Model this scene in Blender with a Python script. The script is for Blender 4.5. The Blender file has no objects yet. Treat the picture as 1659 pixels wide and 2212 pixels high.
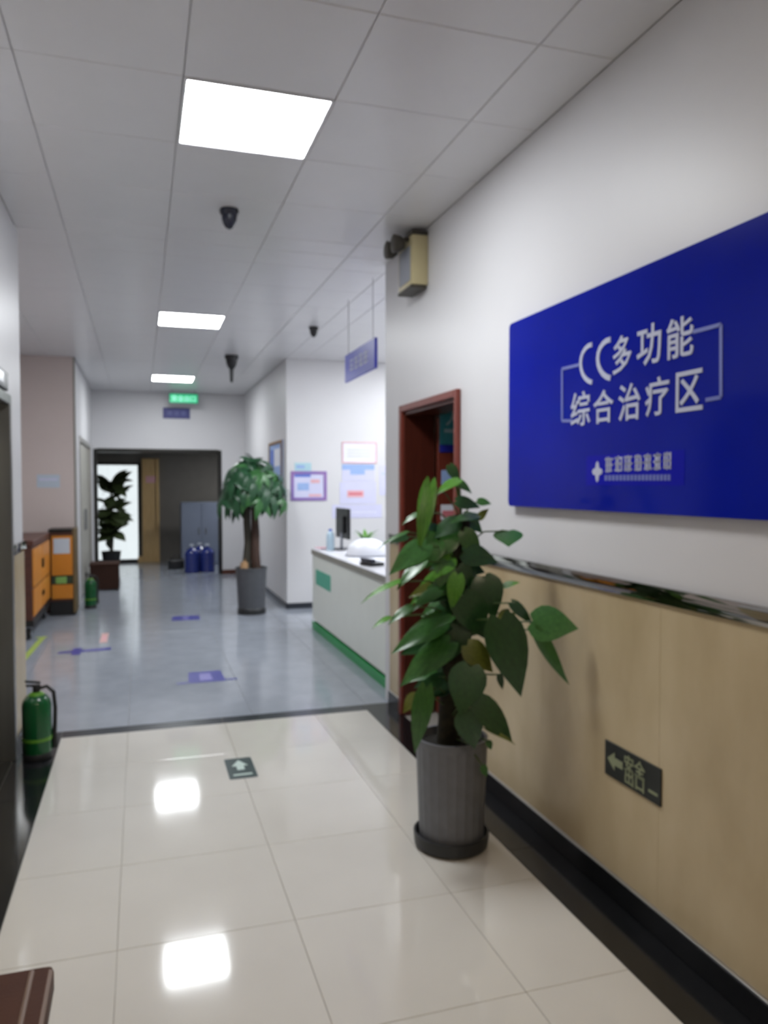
import bpy, bmesh, math, random
from mathutils import Vector, Matrix

S = bpy.context.scene
COL = S.collection
rnd = random.Random(7)

# ------------------------------------------------------------------ camera, world, exposure
F_PX, CX, CY, CAM_H = 1660.0, 829.5, 1106.0, 1.55
PITCH = math.atan2(58.0, F_PX)
YAW = math.atan2(526.5 * math.cos(PITCH), F_PX)
FWD = Vector((math.sin(YAW) * math.cos(PITCH), math.cos(YAW) * math.cos(PITCH), -math.sin(PITCH)))
RIGHT = Vector((math.cos(YAW), -math.sin(YAW), 0))
UP = RIGHT.cross(FWD)
CAM = Vector((0, 0, CAM_H))
cam_data = bpy.data.cameras.new('camera')
cam = bpy.data.objects.new('camera', cam_data)
COL.objects.link(cam)
cam.matrix_world = Matrix((
    (RIGHT.x, UP.x, -FWD.x, CAM.x), (RIGHT.y, UP.y, -FWD.y, CAM.y),
    (RIGHT.z, UP.z, -FWD.z, CAM.z), (0, 0, 0, 1)))
cam_data.sensor_fit = 'VERTICAL'
cam_data.sensor_height = 36.0
cam_data.lens = F_PX / 2212.0 * 36.0
cam_data.clip_start = 0.02
cam_data.dof.use_dof = True          # the photograph is softly out of focus throughout
cam_data.dof.focus_distance = 0.5
cam_data.dof.aperture_fstop = 11.0
S.camera = cam

W = bpy.data.worlds.new('daylight')
S.world = W
W.use_nodes = True
W.node_tree.nodes['Background'].inputs[0].default_value = (0.92, 0.97, 1.0, 1)
W.node_tree.nodes['Background'].inputs[1].default_value = 1.1

S.view_settings.view_transform = 'Standard'
S.view_settings.look = 'None'
S.view_settings.gamma = 1.0
S.view_settings.use_curve_mapping = False
S.view_settings.exposure = 0.0
S.cycles.use_light_tree = False
S.cycles.max_bounces = 7
S.cycles.diffuse_bounces = 4
S.cycles.glossy_bounces = 3
S.cycles.caustics_reflective = False
PANEL_L = 43.0            # radiance of the ceiling light panels

# ------------------------------------------------------------------ materials
def lin(c):
    return tuple((v / 255 / 12.92) if v / 255 <= 0.04045 else ((v / 255 + 0.055) / 1.055) ** 2.4 for v in c)

MATS = {}
def mat(name, rgb, rough=0.5, metal=0.0, spec=0.5, noise=0.0, nscale=6.0, rgb2=None, coat=0.0, bump=0.0,
        bscale=60.0, stretch=(1, 1, 1), detail=4.0, rnoise=0.0, transmission=0.0, alpha=1.0):
    m = bpy.data.materials.new(name)
    m.use_nodes = True
    nt = m.node_tree
    b = nt.nodes['Principled BSDF']
    c = lin(rgb)
    b.inputs['Base Color'].default_value = (*c, 1)
    b.inputs['Roughness'].default_value = rough
    b.inputs['Metallic'].default_value = metal
    b.inputs['Specular IOR Level'].default_value = spec
    b.inputs['Coat Weight'].default_value = coat
    b.inputs['Coat Roughness'].default_value = 0.05
    b.inputs['Transmission Weight'].default_value = transmission
    tc = nt.nodes.new('ShaderNodeTexCoord')
    mp = nt.nodes.new('ShaderNodeMapping')
    mp.inputs['Scale'].default_value = stretch
    nt.links.new(tc.outputs['Object'], mp.inputs['Vector'])
    n = nt.nodes.new('ShaderNodeTexNoise')
    n.inputs['Scale'].default_value = nscale
    n.inputs['Detail'].default_value = detail
    nt.links.new(mp.outputs['Vector'], n.inputs['Vector'])
    if noise > 0 or rgb2:
        r = nt.nodes.new('ShaderNodeValToRGB')
        if rgb2:
            a, d = c, lin(rgb2)
        else:
            a = tuple(max(0, v * (1 - noise)) for v in c)
            d = tuple(min(1, v * (1 + noise)) for v in c)
        r.color_ramp.elements[0].color = (*a, 1)
        r.color_ramp.elements[1].color = (*d, 1)
        r.color_ramp.elements[0].position = 0.32
        r.color_ramp.elements[1].position = 0.68
        nt.links.new(n.outputs['Fac'], r.inputs['Fac'])
        nt.links.new(r.outputs['Color'], b.inputs['Base Color'])
    if rnoise > 0:
        mr = nt.nodes.new('ShaderNodeMapRange')
        mr.inputs['To Min'].default_value = max(0, rough - rnoise)
        mr.inputs['To Max'].default_value = rough + rnoise
        nt.links.new(n.outputs['Fac'], mr.inputs['Value'])
        nt.links.new(mr.outputs['Result'], b.inputs['Roughness'])
    if bump > 0:
        n2 = nt.nodes.new('ShaderNodeTexNoise')
        n2.inputs['Scale'].default_value = bscale
        nt.links.new(mp.outputs['Vector'], n2.inputs['Vector'])
        bp = nt.nodes.new('ShaderNodeBump')
        bp.inputs['Strength'].default_value = bump
        bp.inputs['Distance'].default_value = 0.004
        nt.links.new(n2.outputs['Fac'], bp.inputs['Height'])
        nt.links.new(bp.outputs['Normal'], b.inputs['Normal'])
    MATS[name] = m
    return m

def emit(name, rgb, strength):
    m = bpy.data.materials.new(name)
    m.use_nodes = True
    b = m.node_tree.nodes['Principled BSDF']
    b.inputs['Base Color'].default_value = (*lin(rgb), 1)
    b.inputs['Emission Color'].default_value = (*lin(rgb), 1)
    b.inputs['Emission Strength'].default_value = strength
    b.inputs['Roughness'].default_value = 0.4
    MATS[name] = m
    return m

mat('wall_paint', (213, 212, 214), 0.42, spec=0.35, noise=0.015, nscale=2)
mat('wall_paint_warm', (206, 193, 188), 0.6, spec=0.3, noise=0.02, nscale=2)
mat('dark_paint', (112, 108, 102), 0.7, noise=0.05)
mat('ceiling_metal', (224, 223, 224), 0.28, spec=0.4, noise=0.01)
mat('ceiling_void', (150, 148, 146), 0.9, noise=0.02)
mat('cream_tile', (212, 208, 200), 0.075, spec=0.62, noise=0.02, nscale=3, rnoise=0.02)
mat('grey_tile', (154, 160, 170), 0.13, spec=0.6, noise=0.06, nscale=5, rnoise=0.03)
mat('black_granite', (26, 27, 29), 0.12, spec=0.6, noise=0.35, nscale=90, rnoise=0.02)
mat('threshold_stone', (48, 51, 58), 0.2, spec=0.4, noise=0.2, nscale=60)
mat('grout', (168, 163, 154), 0.8, noise=0.05)
mat('marble_beige', (172, 153, 118), 0.24, spec=0.4, rgb2=(202, 185, 153), nscale=2.2, detail=7, stretch=(1, 1, 0.45))
mat('steel_trim', (196, 194, 190), 0.28, metal=0.9, noise=0.03)
mat('mirror_trim', (146, 142, 136), 0.04, metal=1.0, noise=0.02)
mat('brushed_steel', (150, 150, 146), 0.3, metal=0.9, noise=0.08, nscale=20, stretch=(1, 1, 0.05))
mat('dark_steel', (46, 45, 42), 0.35, metal=0.6, noise=0.08)
mat('light_frame', (225, 226, 228), 0.4, noise=0.01)
emit('light_diffuser', (248, 252, 255), PANEL_L)
emit('light_diffuser_dim', (255, 234, 204), PANEL_L * 0.68)   # panel behind the camera, dimmed and warmed to suit the near wall
mat('sign_blue', (10, 25, 142), 0.12, spec=0.1, rgb2=(13, 30, 156), nscale=1.5)
mat('sign_blue_bright', (14, 20, 168), 0.2, spec=0.1, noise=0.02)
mat('sign_blue_soft', (44, 50, 172), 0.35, noise=0.03)
mat('sign_blue_far', (66, 68, 132), 0.5, noise=0.03)
mat('letter_white', (190, 194, 214), 0.4, noise=0.02)
mat('letter_line', (112, 122, 190), 0.4, noise=0.02)
mat('red_wood_dark', (70, 30, 22), 0.3, spec=0.4, rgb2=(80, 36, 26), nscale=9, stretch=(6, 6, 0.5))
mat('red_wood', (98, 42, 32), 0.3, spec=0.5, rgb2=(118, 54, 40), nscale=9, stretch=(6, 6, 0.5), detail=6)
mat('red_wood_frame', (112, 50, 40), 0.3, spec=0.5, rgb2=(128, 60, 48), nscale=9, stretch=(6, 6, 0.5))
mat('teal_print', (62, 150, 168), 0.35, rgb2=(82, 164, 180), nscale=8)
mat('pale_print', (170, 205, 215), 0.4, noise=0.02)
mat('paper_white', (228, 230, 240), 0.7, noise=0.01)
mat('paper_blue', (150, 176, 222), 0.7, noise=0.03)
mat('paper_deep_blue', (96, 120, 200), 0.7, noise=0.03)
mat('paper_pink', (222, 172, 180), 0.7, noise=0.03)
mat('paper_red', (210, 120, 130), 0.7, noise=0.03)
mat('paper_lilac', (206, 206, 232), 0.7, noise=0.02)
mat('purple_frame', (126, 108, 176), 0.5, rgb2=(150, 110, 168), nscale=4)
mat('counter_panel', (226, 230, 222), 0.35, noise=0.015)
mat('counter_edge', (140, 138, 128), 0.4, noise=0.02)
mat('counter_top', (226, 226, 232), 0.25, noise=0.01)
mat('green_strip', (36, 146, 78), 0.35, noise=0.05)
mat('green_print', (84, 168, 142), 0.5, noise=0.05)
mat('black_plastic', (24, 25, 29), 0.35, noise=0.1, nscale=30)
mat('navy_plastic', (34, 38, 54), 0.25, noise=0.05)
mat('white_plastic', (232, 234, 242), 0.35, noise=0.01)
mat('grey_plastic', (150, 154, 164), 0.45, noise=0.03)
mat('cream_plastic', (190, 178, 138), 0.45, noise=0.04)
mat('dark_brown_plastic', (62, 57, 48), 0.4, noise=0.08)
mat('pot_grey', (104, 106, 112), 0.5, noise=0.08, nscale=20, bump=0.2)
mat('pot_charcoal', (76, 78, 82), 0.5, noise=0.08, nscale=20)
mat('box_brown', (62, 36, 24), 0.55, spec=0.25, rgb2=(54, 30, 20), nscale=8, stretch=(1, 1, 6))
mat('pot_dark', (34, 35, 36), 0.45, noise=0.1, nscale=20)
mat('soil', (22, 19, 15), 0.95, noise=0.4, nscale=50, bump=0.6)
mat('moss_pole', (30, 26, 18), 0.95, rgb2=(46, 42, 26), nscale=40, bump=1.0, bscale=50)
mat('leaf_bright', (66, 122, 30), 0.32, spec=0.5, rgb2=(88, 142, 44), nscale=10)
mat('leaf_mid', (44, 88, 36), 0.3, spec=0.5, rgb2=(58, 104, 44), nscale=10)
mat('leaf_dark', (30, 62, 32), 0.28, spec=0.5, rgb2=(40, 76, 38), nscale=10)
mat('leaf_olive', (84, 92, 26), 0.35, spec=0.5, rgb2=(100, 106, 36), nscale=10)
mat('leaf_tree', (24, 62, 38), 0.34, spec=0.4, rgb2=(34, 76, 46), nscale=8)
mat('leaf_tree_light', (46, 92, 46), 0.32, spec=0.45, rgb2=(56, 104, 56), nscale=8)
mat('leaf_shade', (48, 62, 36), 0.4, rgb2=(74, 86, 50), nscale=8)
mat('stem_green', (62, 84, 34), 0.5, noise=0.15)
mat('trunk_brown', (74, 52, 42), 0.75, rgb2=(56, 40, 32), nscale=14, stretch=(3, 3, 0.6), bump=0.5)
mat('trunk_grey', (66, 62, 52), 0.8, rgb2=(52, 50, 42), nscale=14, stretch=(3, 3, 0.6), bump=0.5)
mat('cork', (150, 118, 84), 0.8, noise=0.15)
mat('extinguisher_green', (14, 82, 40), 0.22, spec=0.55, noise=0.05)
mat('lime_band', (92, 146, 40), 0.4, noise=0.05)
mat('rubber_black', (18, 18, 19), 0.5, noise=0.1)
mat('orange_panel', (190, 120, 34), 0.4, rgb2=(204, 132, 44), nscale=3)
mat('brown_wood_dark', (86, 46, 32), 0.4, rgb2=(72, 38, 28), nscale=8, stretch=(1, 1, 6))
mat('cabinet_side', (104, 88, 58), 0.5, noise=0.08)
mat('green_label', (122, 168, 92), 0.5, noise=0.1)
mat('dark_green_band', (44, 58, 40), 0.5, noise=0.1)
mat('paper_grey_blue', (188, 200, 212), 0.6, noise=0.03)
mat('brown_leather', (80, 46, 27), 0.6, spec=0.15, rgb2=(70, 38, 24), nscale=7, bump=0.15, bscale=120)
mat('brown_piping', (128, 106, 94), 0.4, noise=0.06)
mat('chrome', (190, 192, 196), 0.15, metal=1.0, noise=0.02)
mat('floor_decal_blue', (58, 60, 142), 0.35, noise=0.06)
mat('floor_decal_lilac', (126, 122, 184), 0.35, noise=0.06)
mat('floor_decal_green', (36, 58, 58), 0.3, noise=0.1)
mat('floor_decal_pale', (196, 214, 206), 0.3, noise=0.04)
mat('tape_lime', (158, 178, 84), 0.5, noise=0.08)
mat('pink_mark', (206, 164, 162), 0.5, noise=0.05)
mat('wall_exit_dark', (30, 34, 32), 0.4, noise=0.1)
mat('wall_exit_pale', (136, 142, 112), 0.5, noise=0.06)
emit('exit_green', (40, 190, 130), 0.55)
emit('exit_pale', (150, 235, 205), 0.8)
mat('exit_case', (90, 120, 116), 0.4, noise=0.05)
mat('tan_wood', (214, 182, 128), 0.45, rgb2=(200, 166, 112), nscale=8, stretch=(4, 4, 0.5))
mat('blue_grey_steel', (108, 116, 134), 0.4, noise=0.04)
mat('jug_blue', (34, 48, 118), 0.12, spec=0.6, noise=0.08)
mat('jug_cap', (190, 196, 206), 0.4, noise=0.02)
mat('grey_door', (172, 170, 162), 0.45, noise=0.02)
mat('glass_pane', (240, 244, 244), 0.0, noise=0.01, transmission=1.0)
mat('bottle_clear', (176, 200, 216), 0.1, noise=0.03, spec=0.6)
mat('wire', (120, 120, 120), 0.4, metal=0.8, noise=0.02)

# ------------------------------------------------------------------ mesh helpers
class MB:
    def __init__(self):
        self.v, self.f = [], []
    def add(self, vs, fs):
        o = len(self.v)
        self.v += [tuple(p) for p in vs]
        self.f += [tuple(i + o for i in q) for q in fs]
        return self
    def box(self, x0, x1, y0, y1, z0, z1):
        return self.add([(x0, y0, z0), (x1, y0, z0), (x1, y1, z0), (x0, y1, z0),
                         (x0, y0, z1), (x1, y0, z1), (x1, y1, z1), (x0, y1, z1)],
                        [(0, 3, 2, 1), (4, 5, 6, 7), (0, 1, 5, 4), (1, 2, 6, 5), (2, 3, 7, 6), (3, 0, 4, 7)])
    def bev(self, x0, x1, y0, y1, z0, z1, b=0.004, seg=1):
        bm = bmesh.new()
        bmesh.ops.create_cube(bm, size=1)
        for q in bm.verts:
            q.co = Vector(((x0 + x1) / 2 + q.co.x * (x1 - x0), (y0 + y1) / 2 + q.co.y * (y1 - y0),
                           (z0 + z1) / 2 + q.co.z * (z1 - z0)))
        bmesh.ops.bevel(bm, geom=bm.edges[:], offset=b, segments=seg, affect='EDGES', profile=0.5)
        bm.verts.index_update()
        self.add([q.co.copy() for q in bm.verts], [[q.index for q in f.verts] for f in bm.faces])
        bm.free()
        return self
    def lathe(self, prof, c=(0, 0, 0), n=24, ax='z', cap=True):
        vs, fs = [], []
        for r, h in prof:
            for i in range(n):
                a = 2 * math.pi * i / n
                p = (r * math.cos(a), r * math.sin(a), h)
                if ax == 'x':
                    p = (p[2], p[0], p[1])
                elif ax == 'y':
                    p = (p[1], p[2], p[0])
                vs.append((p[0] + c[0], p[1] + c[1], p[2] + c[2]))
        for k in range(len(prof) - 1):
            for i in range(n):
                j = (i + 1) % n
                fs.append((k * n + i, k * n + j, (k + 1) * n + j, (k + 1) * n + i))
        if cap:
            fs.append(tuple(range(n - 1, -1, -1)))
            fs.append(tuple(range((len(prof) - 1) * n, len(prof) * n)))
        return self.add(vs, fs)
    def tube(self, pts, r, n=8):
        pts = [Vector(p) for p in pts]
        rr = r if isinstance(r, (list, tuple)) else [r] * len(pts)
        vs, fs = [], []
        up = Vector((0, 0, 1))
        for k, p in enumerate(pts):
            d = (pts[min(k + 1, len(pts) - 1)] - pts[max(k - 1, 0)]).normalized()
            ref = up if abs(d.dot(up)) < 0.95 else Vector((1, 0, 0))
            a = d.cross(ref).normalized()
            b = d.cross(a).normalized()
            for i in range(n):
                t = 2 * math.pi * i / n
                vs.append(p + (a * math.cos(t) + b * math.sin(t)) * rr[k])
        for k in range(len(pts) - 1):
            for i in range(n):
                j = (i + 1) % n
                fs.append((k * n + i, k * n + j, (k + 1) * n + j, (k + 1) * n + i))
        fs.append(tuple(range(n - 1, -1, -1)))
        fs.append(tuple(range((len(pts) - 1) * n, len(pts) * n)))
        return self.add(vs, fs)
    def prism(self, poly, fn, t):
        """poly: 2-D outline; fn(u, v, w) -> 3-D point; extruded 0..t along w"""
        n = len(poly)
        vs = [fn(u, v, 0) for u, v in poly] + [fn(u, v, t) for u, v in poly]
        fs = [tuple(range(n - 1, -1, -1)), tuple(range(n, 2 * n))]
        fs += [(i, (i + 1) % n, n + (i + 1) % n, n + i) for i in range(n)]
        return self.add(vs, fs)
    def mesh(self, name, m, smooth=None):
        me = bpy.data.meshes.new(name)
        me.from_pydata(self.v, [], self.f)
        bm = bmesh.new()
        bm.from_mesh(me)
        bmesh.ops.recalc_face_normals(bm, faces=bm.faces[:])
        bm.to_mesh(me)
        bm.free()
        me.materials.append(MATS[m])
        if smooth:
            me.shade_smooth()
            me.set_sharp_from_angle(angle=math.radians(smooth))
        me.update()
        return me
    def build(self, name, m, parent=None, smooth=None, loc=None, **tags):
        return link(name, self.mesh(name, m, smooth), parent, loc, **tags)

def link(name, me, parent=None, loc=None, **tags):
    o = bpy.data.objects.new(name, me)
    COL.objects.link(o)
    if parent:
        o.parent = parent
    if loc is not None:
        o.location = loc
    tag(o, **tags)
    return o

def tag(o, label=None, cat=None, group=None, kind=None):
    if label: o['label'] = label
    if cat: o['category'] = cat
    if group: o['group'] = group
    if kind: o['kind'] = kind
    return o

def thing(name, loc, label, cat, group=None, rz=0.0):
    o = bpy.data.objects.new(name, None)
    COL.objects.link(o)
    o.empty_display_size = 0.1
    o.location = loc
    o.rotation_euler = (0, 0, rz)
    return tag(o, label, cat, group)

def struct(name, mb, m, smooth=None, label=None):
    return mb.build(name, m, None, smooth, kind='structure', label=label)

def copy_tree(o, parent=None):
    c = o.copy()
    COL.objects.link(c)
    c.parent = parent
    for ch in list(o.children):
        copy_tree(ch, c)
    return c

# back-projection used only to read real positions off the plan of the place
def ray(x, y):
    return FWD * F_PX + RIGHT * (x - CX) - UP * (y - CY)
def on_y(x, y, Y):
    r = ray(x, y); return CAM + r * (Y / r.y)
def on_x(x, y, X):
    r = ray(x, y); return CAM + r * (X / r.x)

def text_mesh(body, size, bold=0.0, ext=0.001, m='letter_white'):
    """mesh of a line of writing, centred, in the local XY plane"""
    cu = bpy.data.curves.new('writing', 'FONT')
    cu.body = body
    cu.size = size
    cu.align_x = 'CENTER'
    cu.align_y = 'CENTER'
    cu.offset = bold
    cu.extrude = ext
    cu.resolution_u = 3
    t = bpy.data.objects.new('writing', cu)
    COL.objects.link(t)
    dg = bpy.context.evaluated_depsgraph_get()
    dg.update()
    me = bpy.data.meshes.new_from_object(t.evaluated_get(dg))
    bpy.data.objects.remove(t)
    bpy.data.curves.remove(cu)
    xs = [v.co.x for v in me.vertices]; ys = [v.co.y for v in me.vertices]
    cx, cy = (min(xs) + max(xs)) / 2, (min(ys) + max(ys)) / 2
    for v in me.vertices:
        v.co.x -= cx; v.co.y -= cy
    me.materials.clear()
    me.materials.append(MATS[m])
    return me

RZ_RIGHT = Matrix(((0, 0, -1), (-1, 0, 0), (0, 1, 0)))   # text x -> -Y, y -> Z, normal -> -X
RZ_FRONT = Matrix(((1, 0, 0), (0, 0, -1), (0, 1, 0)))    # text x -> +X, y -> Z, normal -> -Y
def orient(me, M3):
    me.transform(M3.to_4x4())
    return me

# ------------------------------------------------------------------ the setting
CEIL = 3.12
XR, XL = 1.68, -0.70          # near corridor
XR2, XL2 = 1.74, -0.76        # far corridor
Y0, YT, YB, YE = -3.2, 5.17, 9.5, 13.55
YN = 10.2                     # back of the nook on the left
XN = -1.5
XREC = 3.75                   # far side of the reception recess

# floor with tiles
floor = struct('floor', MB().box(-2.2, 4.1, Y0, 16.6, -0.12, -0.004), 'grout')
def tile_grid(parent, name, x_edges, y_edges, m, gap=0.002, z0=-0.01, z1=0.0, bev=0.0012, cache={}):
    for i in range(len(x_edges) - 1):
        for j in range(len(y_edges) - 1):
            x0, x1, y0, y1 = x_edges[i], x_edges[i + 1], y_edges[j], y_edges[j + 1]
            w, d = round(x1 - x0 - gap, 4), round(y1 - y0 - gap, 4)
            if w < 0.02 or d < 0.02:
                continue
            k = (m, w, d, z0, z1)
            if k not in cache:
                cache[k] = MB().bev(-w / 2, w / 2, -d / 2, d / 2, z0, z1, bev).mesh(name, m)
            link(name, cache[k], parent, ((x0 + x1) / 2, (y0 + y1) / 2, 0))
def edges(a, b, start, step):
    e, v = [a], start
    while v <= a + 0.02:
        v += step
    while v < b - 0.02:
        e.append(v); v += step
    return e + [b]
tile_grid(floor, 'tile', [-0.48, -0.09, 0.51, 1.11, 1.475], edges(Y0, 5.04, -3.34, 0.6), 'cream_tile')
tile_grid(floor, 'border_slab', [XL, -0.48], edges(Y0, 5.17, -3.1, 1.2), 'black_granite')
tile_grid(floor, 'border_slab', [1.475, XR], edges(Y0, 5.17, -3.1, 1.2), 'black_granite')
tile_grid(floor, 'threshold_slab', [-0.48, 0.5, 1.475], [5.04, 5.17], 'threshold_stone')
tile_grid(floor, 'tile', edges(XN, XR2, -1.69, 0.8), edges(YT, 16.6, 5.17, 0.8), 'grey_tile', gap=0.0015)
tile_grid(floor, 'tile', edges(XR2, XREC, 1.51, 0.8), edges(YT, YB, 5.17, 0.8), 'grey_tile', gap=0.0015)

# ceiling with metal panels; the light panels take the place of some of them
ceiling = struct('ceiling', MB().box(-2.2, 4.1, Y0, YE + 0.2, CEIL + 0.012, CEIL + 0.14), 'ceiling_void')
LIGHT_Y = [3.1, 7.3, 11.5]
GX = [0.175 + 0.6 * k for k in range(-3, 7)]
GY = [3.1 + 0.6 * k for k in range(-11, 19)]
RECTS = [(XL - 0.008, XR + 0.008, Y0, YT), (XN, XR2, YT, YN), (XL2, XR2, YN, YE), (XR2, XREC, YT + 0.12, YB)]
LIGHTS_AT = [(0.175, y) for y in LIGHT_Y] + [(0.175, -1.1), (2.575, 6.7), (3.175, 7.9)]  # last entry is an unseen second recess panel, added for more light there
pcache = {}
for (a, b, c, d) in RECTS:
    for gx in GX:
        for gy in GY:
            if any(abs(gx - lx) < 0.01 and abs(gy - ly) < 0.01 for lx, ly in LIGHTS_AT):
                continue
            x0, x1, y0, y1 = max(gx, a), min(gx + 0.6, b), max(gy, c), min(gy + 0.6, d)
            if x1 - x0 < 0.015 or y1 - y0 < 0.015:
                continue
            w, dd = round(x1 - x0 - 0.003, 4), round(y1 - y0 - 0.003, 4)
            if (w, dd) not in pcache:
                pcache[(w, dd)] = MB().bev(-w / 2, w / 2, -dd / 2, dd / 2, 0, 0.014, 0.003).mesh('ceiling_panel', 'ceiling_metal')
            link('ceiling_panel', pcache[(w, dd)], ceiling, ((x0 + x1) / 2, (y0 + y1) / 2, CEIL))

# right wall of the near corridor, with a doorway
DY0, DY1, DZ = 3.95, 4.87, 2.045
T = 0.2
wall_right = struct('wall_right', MB().box(XR + 0.008, XR + T, Y0, DY0, 0, CEIL).box(XR + 0.008, XR + T, DY1, YT, 0, CEIL)
                    .box(XR + 0.008, XR + T, DY0, DY1, DZ, CEIL), 'wall_paint')
def wall_tiles(parent, X0, X1, y_edges, z0, z1, m='marble_beige'):
    for j in range(len(y_edges) - 1):
        a, b = y_edges[j] + 0.0004, y_edges[j + 1] - 0.0004
        if b - a > 0.02:
            MB().bev(X0, X1, a, b, z0, z1, 0.0006).build('tile', m, parent)
wall_tiles(wall_right, XR, XR + 0.02, edges(Y0, 3.92, -3.41, 0.8), 0.086, 1.148)
wall_tiles(wall_right, XR, XR + 0.02, [4.91, YT], 0.086, 1.148)
struct('baseboard_right', MB().bev(XR - 0.012, XR + 0.01, Y0, 3.92, 0, 0.086, 0.003).bev(XR - 0.012, XR + 0.01, 4.91, YT, 0, 0.086, 0.003), 'black_granite')
struct('trim_1', MB().bev(XR - 0.012, XR + 0.008, Y0, 3.92, 0.0862, 0.094, 0.002).bev(XR - 0.012, XR + 0.008, 4.91, YT, 0.0862, 0.094, 0.002), 'steel_trim')
struct('trim_2', MB().bev(XR - 0.012, XR + 0.01, Y0, 3.92, 1.149, 1.206, 0.004, 2).bev(XR - 0.012, XR + 0.01, 4.91, YT, 1.149, 1.206, 0.004, 2), 'mirror_trim', 30)

# door in the right wall, its leaf swung into the side room
dr = MB().box(XR, XR + T + 0.01, DY0 - 0.001, DY0 + 0.02, 0, DZ).box(XR, XR + T + 0.01, DY1 - 0.03, DY1 + 0.001, 0, DZ) \
    .box(XR, XR + T + 0.01, DY0, DY1, DZ - 0.03, DZ + 0.001).build('door_1', 'red_wood_dark', kind='structure')
MB().bev(XR - 0.022, XR + 0.006, DY0 - 0.03, DY0 + 0.008, 0, DZ + 0.035, 0.004).bev(XR - 0.022, XR + 0.006, DY1 - 0.008, DY1 + 0.04, 0, DZ + 0.035, 0.004) \
    .bev(XR - 0.022, XR + 0.006, DY0 + 0.008, DY1 - 0.008, DZ - 0.008, DZ + 0.035, 0.004).build('architrave', 'red_wood_frame', dr)
leaf = MB().bev(1.895, 2.72, 4.78, 4.82, 0.012, 2.0, 0.003).build('door_leaf', 'red_wood', dr)
MB().bev(2.0, 2.6, 4.773, 4.781, 1.08, 1.5, 0.004).bev(2.0, 2.6, 4.773, 4.781, 0.2, 0.95, 0.004).build('door_panel', 'red_wood_frame', leaf)
hm = MB().lathe([(0.026, 0), (0.026, 0.008)], (2.66, 4.78, 1.0), 16, 'y')
hm.tube([(2.66, 4.78, 1.0), (2.66, 4.73, 1.0), (2.54, 4.725, 1.0)], 0.009, 8).build('handle', 'chrome', leaf, 40)
# side room behind the door
struct('wall_side_room', MB().box(1.88, 3.75, 2.4, 2.5, 0, CEIL).box(3.65, 3.75, 2.5, YT, 0, CEIL), 'wall_paint_warm')

# left wall of the near corridor with a lift doorway
EY0, EY1, EZ = 3.3, 4.69, 2.0
XW = -1.75
wall_left = struct('wall_left', MB().box(XW, XL - 0.008, Y0, EY0, 0, CEIL).box(XW, XL - 0.008, EY1, 5.28, 0, CEIL)
                   .box(XW, XL - 0.008, EY0, EY1, EZ, CEIL), 'wall_paint')
wall_tiles(wall_left, XL - 0.02, XL, edges(Y0, EY0 - 0.06, -3.41, 0.8), 0.086, 1.148)
wall_tiles(wall_left, XL - 0.02, XL, [EY1 + 0.06, 5.28], 0.086, 1.148)
struct('baseboard_left', MB().bev(XL - 0.01, XL + 0.012, Y0, EY0 - 0.06, 0, 0.086, 0.003).bev(XL - 0.01, XL + 0.012, EY1 + 0.06, 5.28, 0, 0.086, 0.003), 'black_granite')
struct('trim_3', MB().bev(XL - 0.01, XL + 0.012, Y0, EY0 - 0.06, 1.149, 1.206, 0.004, 2).bev(XL - 0.01, XL + 0.012, EY1 + 0.06, 5.28, 1.149, 1.206, 0.004, 2), 'mirror_trim', 30)
lift = MB().bev(XL - 0.16, XL + 0.018, EY1 - 0.004, EY1 + 0.055, 0, EZ + 0.05, 0.003).bev(XL - 0.16, XL + 0.018, EY0 - 0.055, EY0 + 0.004, 0, EZ + 0.05, 0.003) \
    .bev(XL - 0.16, XL + 0.018, EY0 + 0.004, EY1 - 0.004, EZ - 0.004, EZ + 0.05, 0.003).build('door_2', 'brushed_steel', kind='structure')
ym = (EY0 + EY1) / 2
MB().bev(XL - 0.15, XL - 0.11, EY0 + 0.005, ym - 0.002, 0.01, EZ - 0.005, 0.003).build('lift_door_panel', 'brushed_steel', lift)
MB().bev(XL - 0.15, XL - 0.11, ym + 0.002, EY1 - 0.005, 0.01, EZ - 0.005, 0.003).build('lift_door_panel', 'brushed_steel', lift)
MB().box(XW, XL - 0.155, EY0, EY1, 0, EZ).build('shaft_backing', 'dark_steel', lift)
MB().box(XL - 0.155, XL - 0.001, EY0 + 0.005, EY1 - 0.005, -0.004, 0.002).build('sill', 'dark_steel', lift)
ind = thing('lift_indicator', (XL - 0.008, 4.36, 2.11), 'black lift floor indicator on the left wall above the steel lift door', 'display')
MB().bev(0, 0.03, -0.26, 0.26, -0.05, 0.05, 0.006).build('housing', 'black_plastic', ind)
MB().bev(0.03, 0.033, -0.1, 0.1, -0.03, 0.03, 0.001).build('screen', 'navy_plastic', ind)

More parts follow.
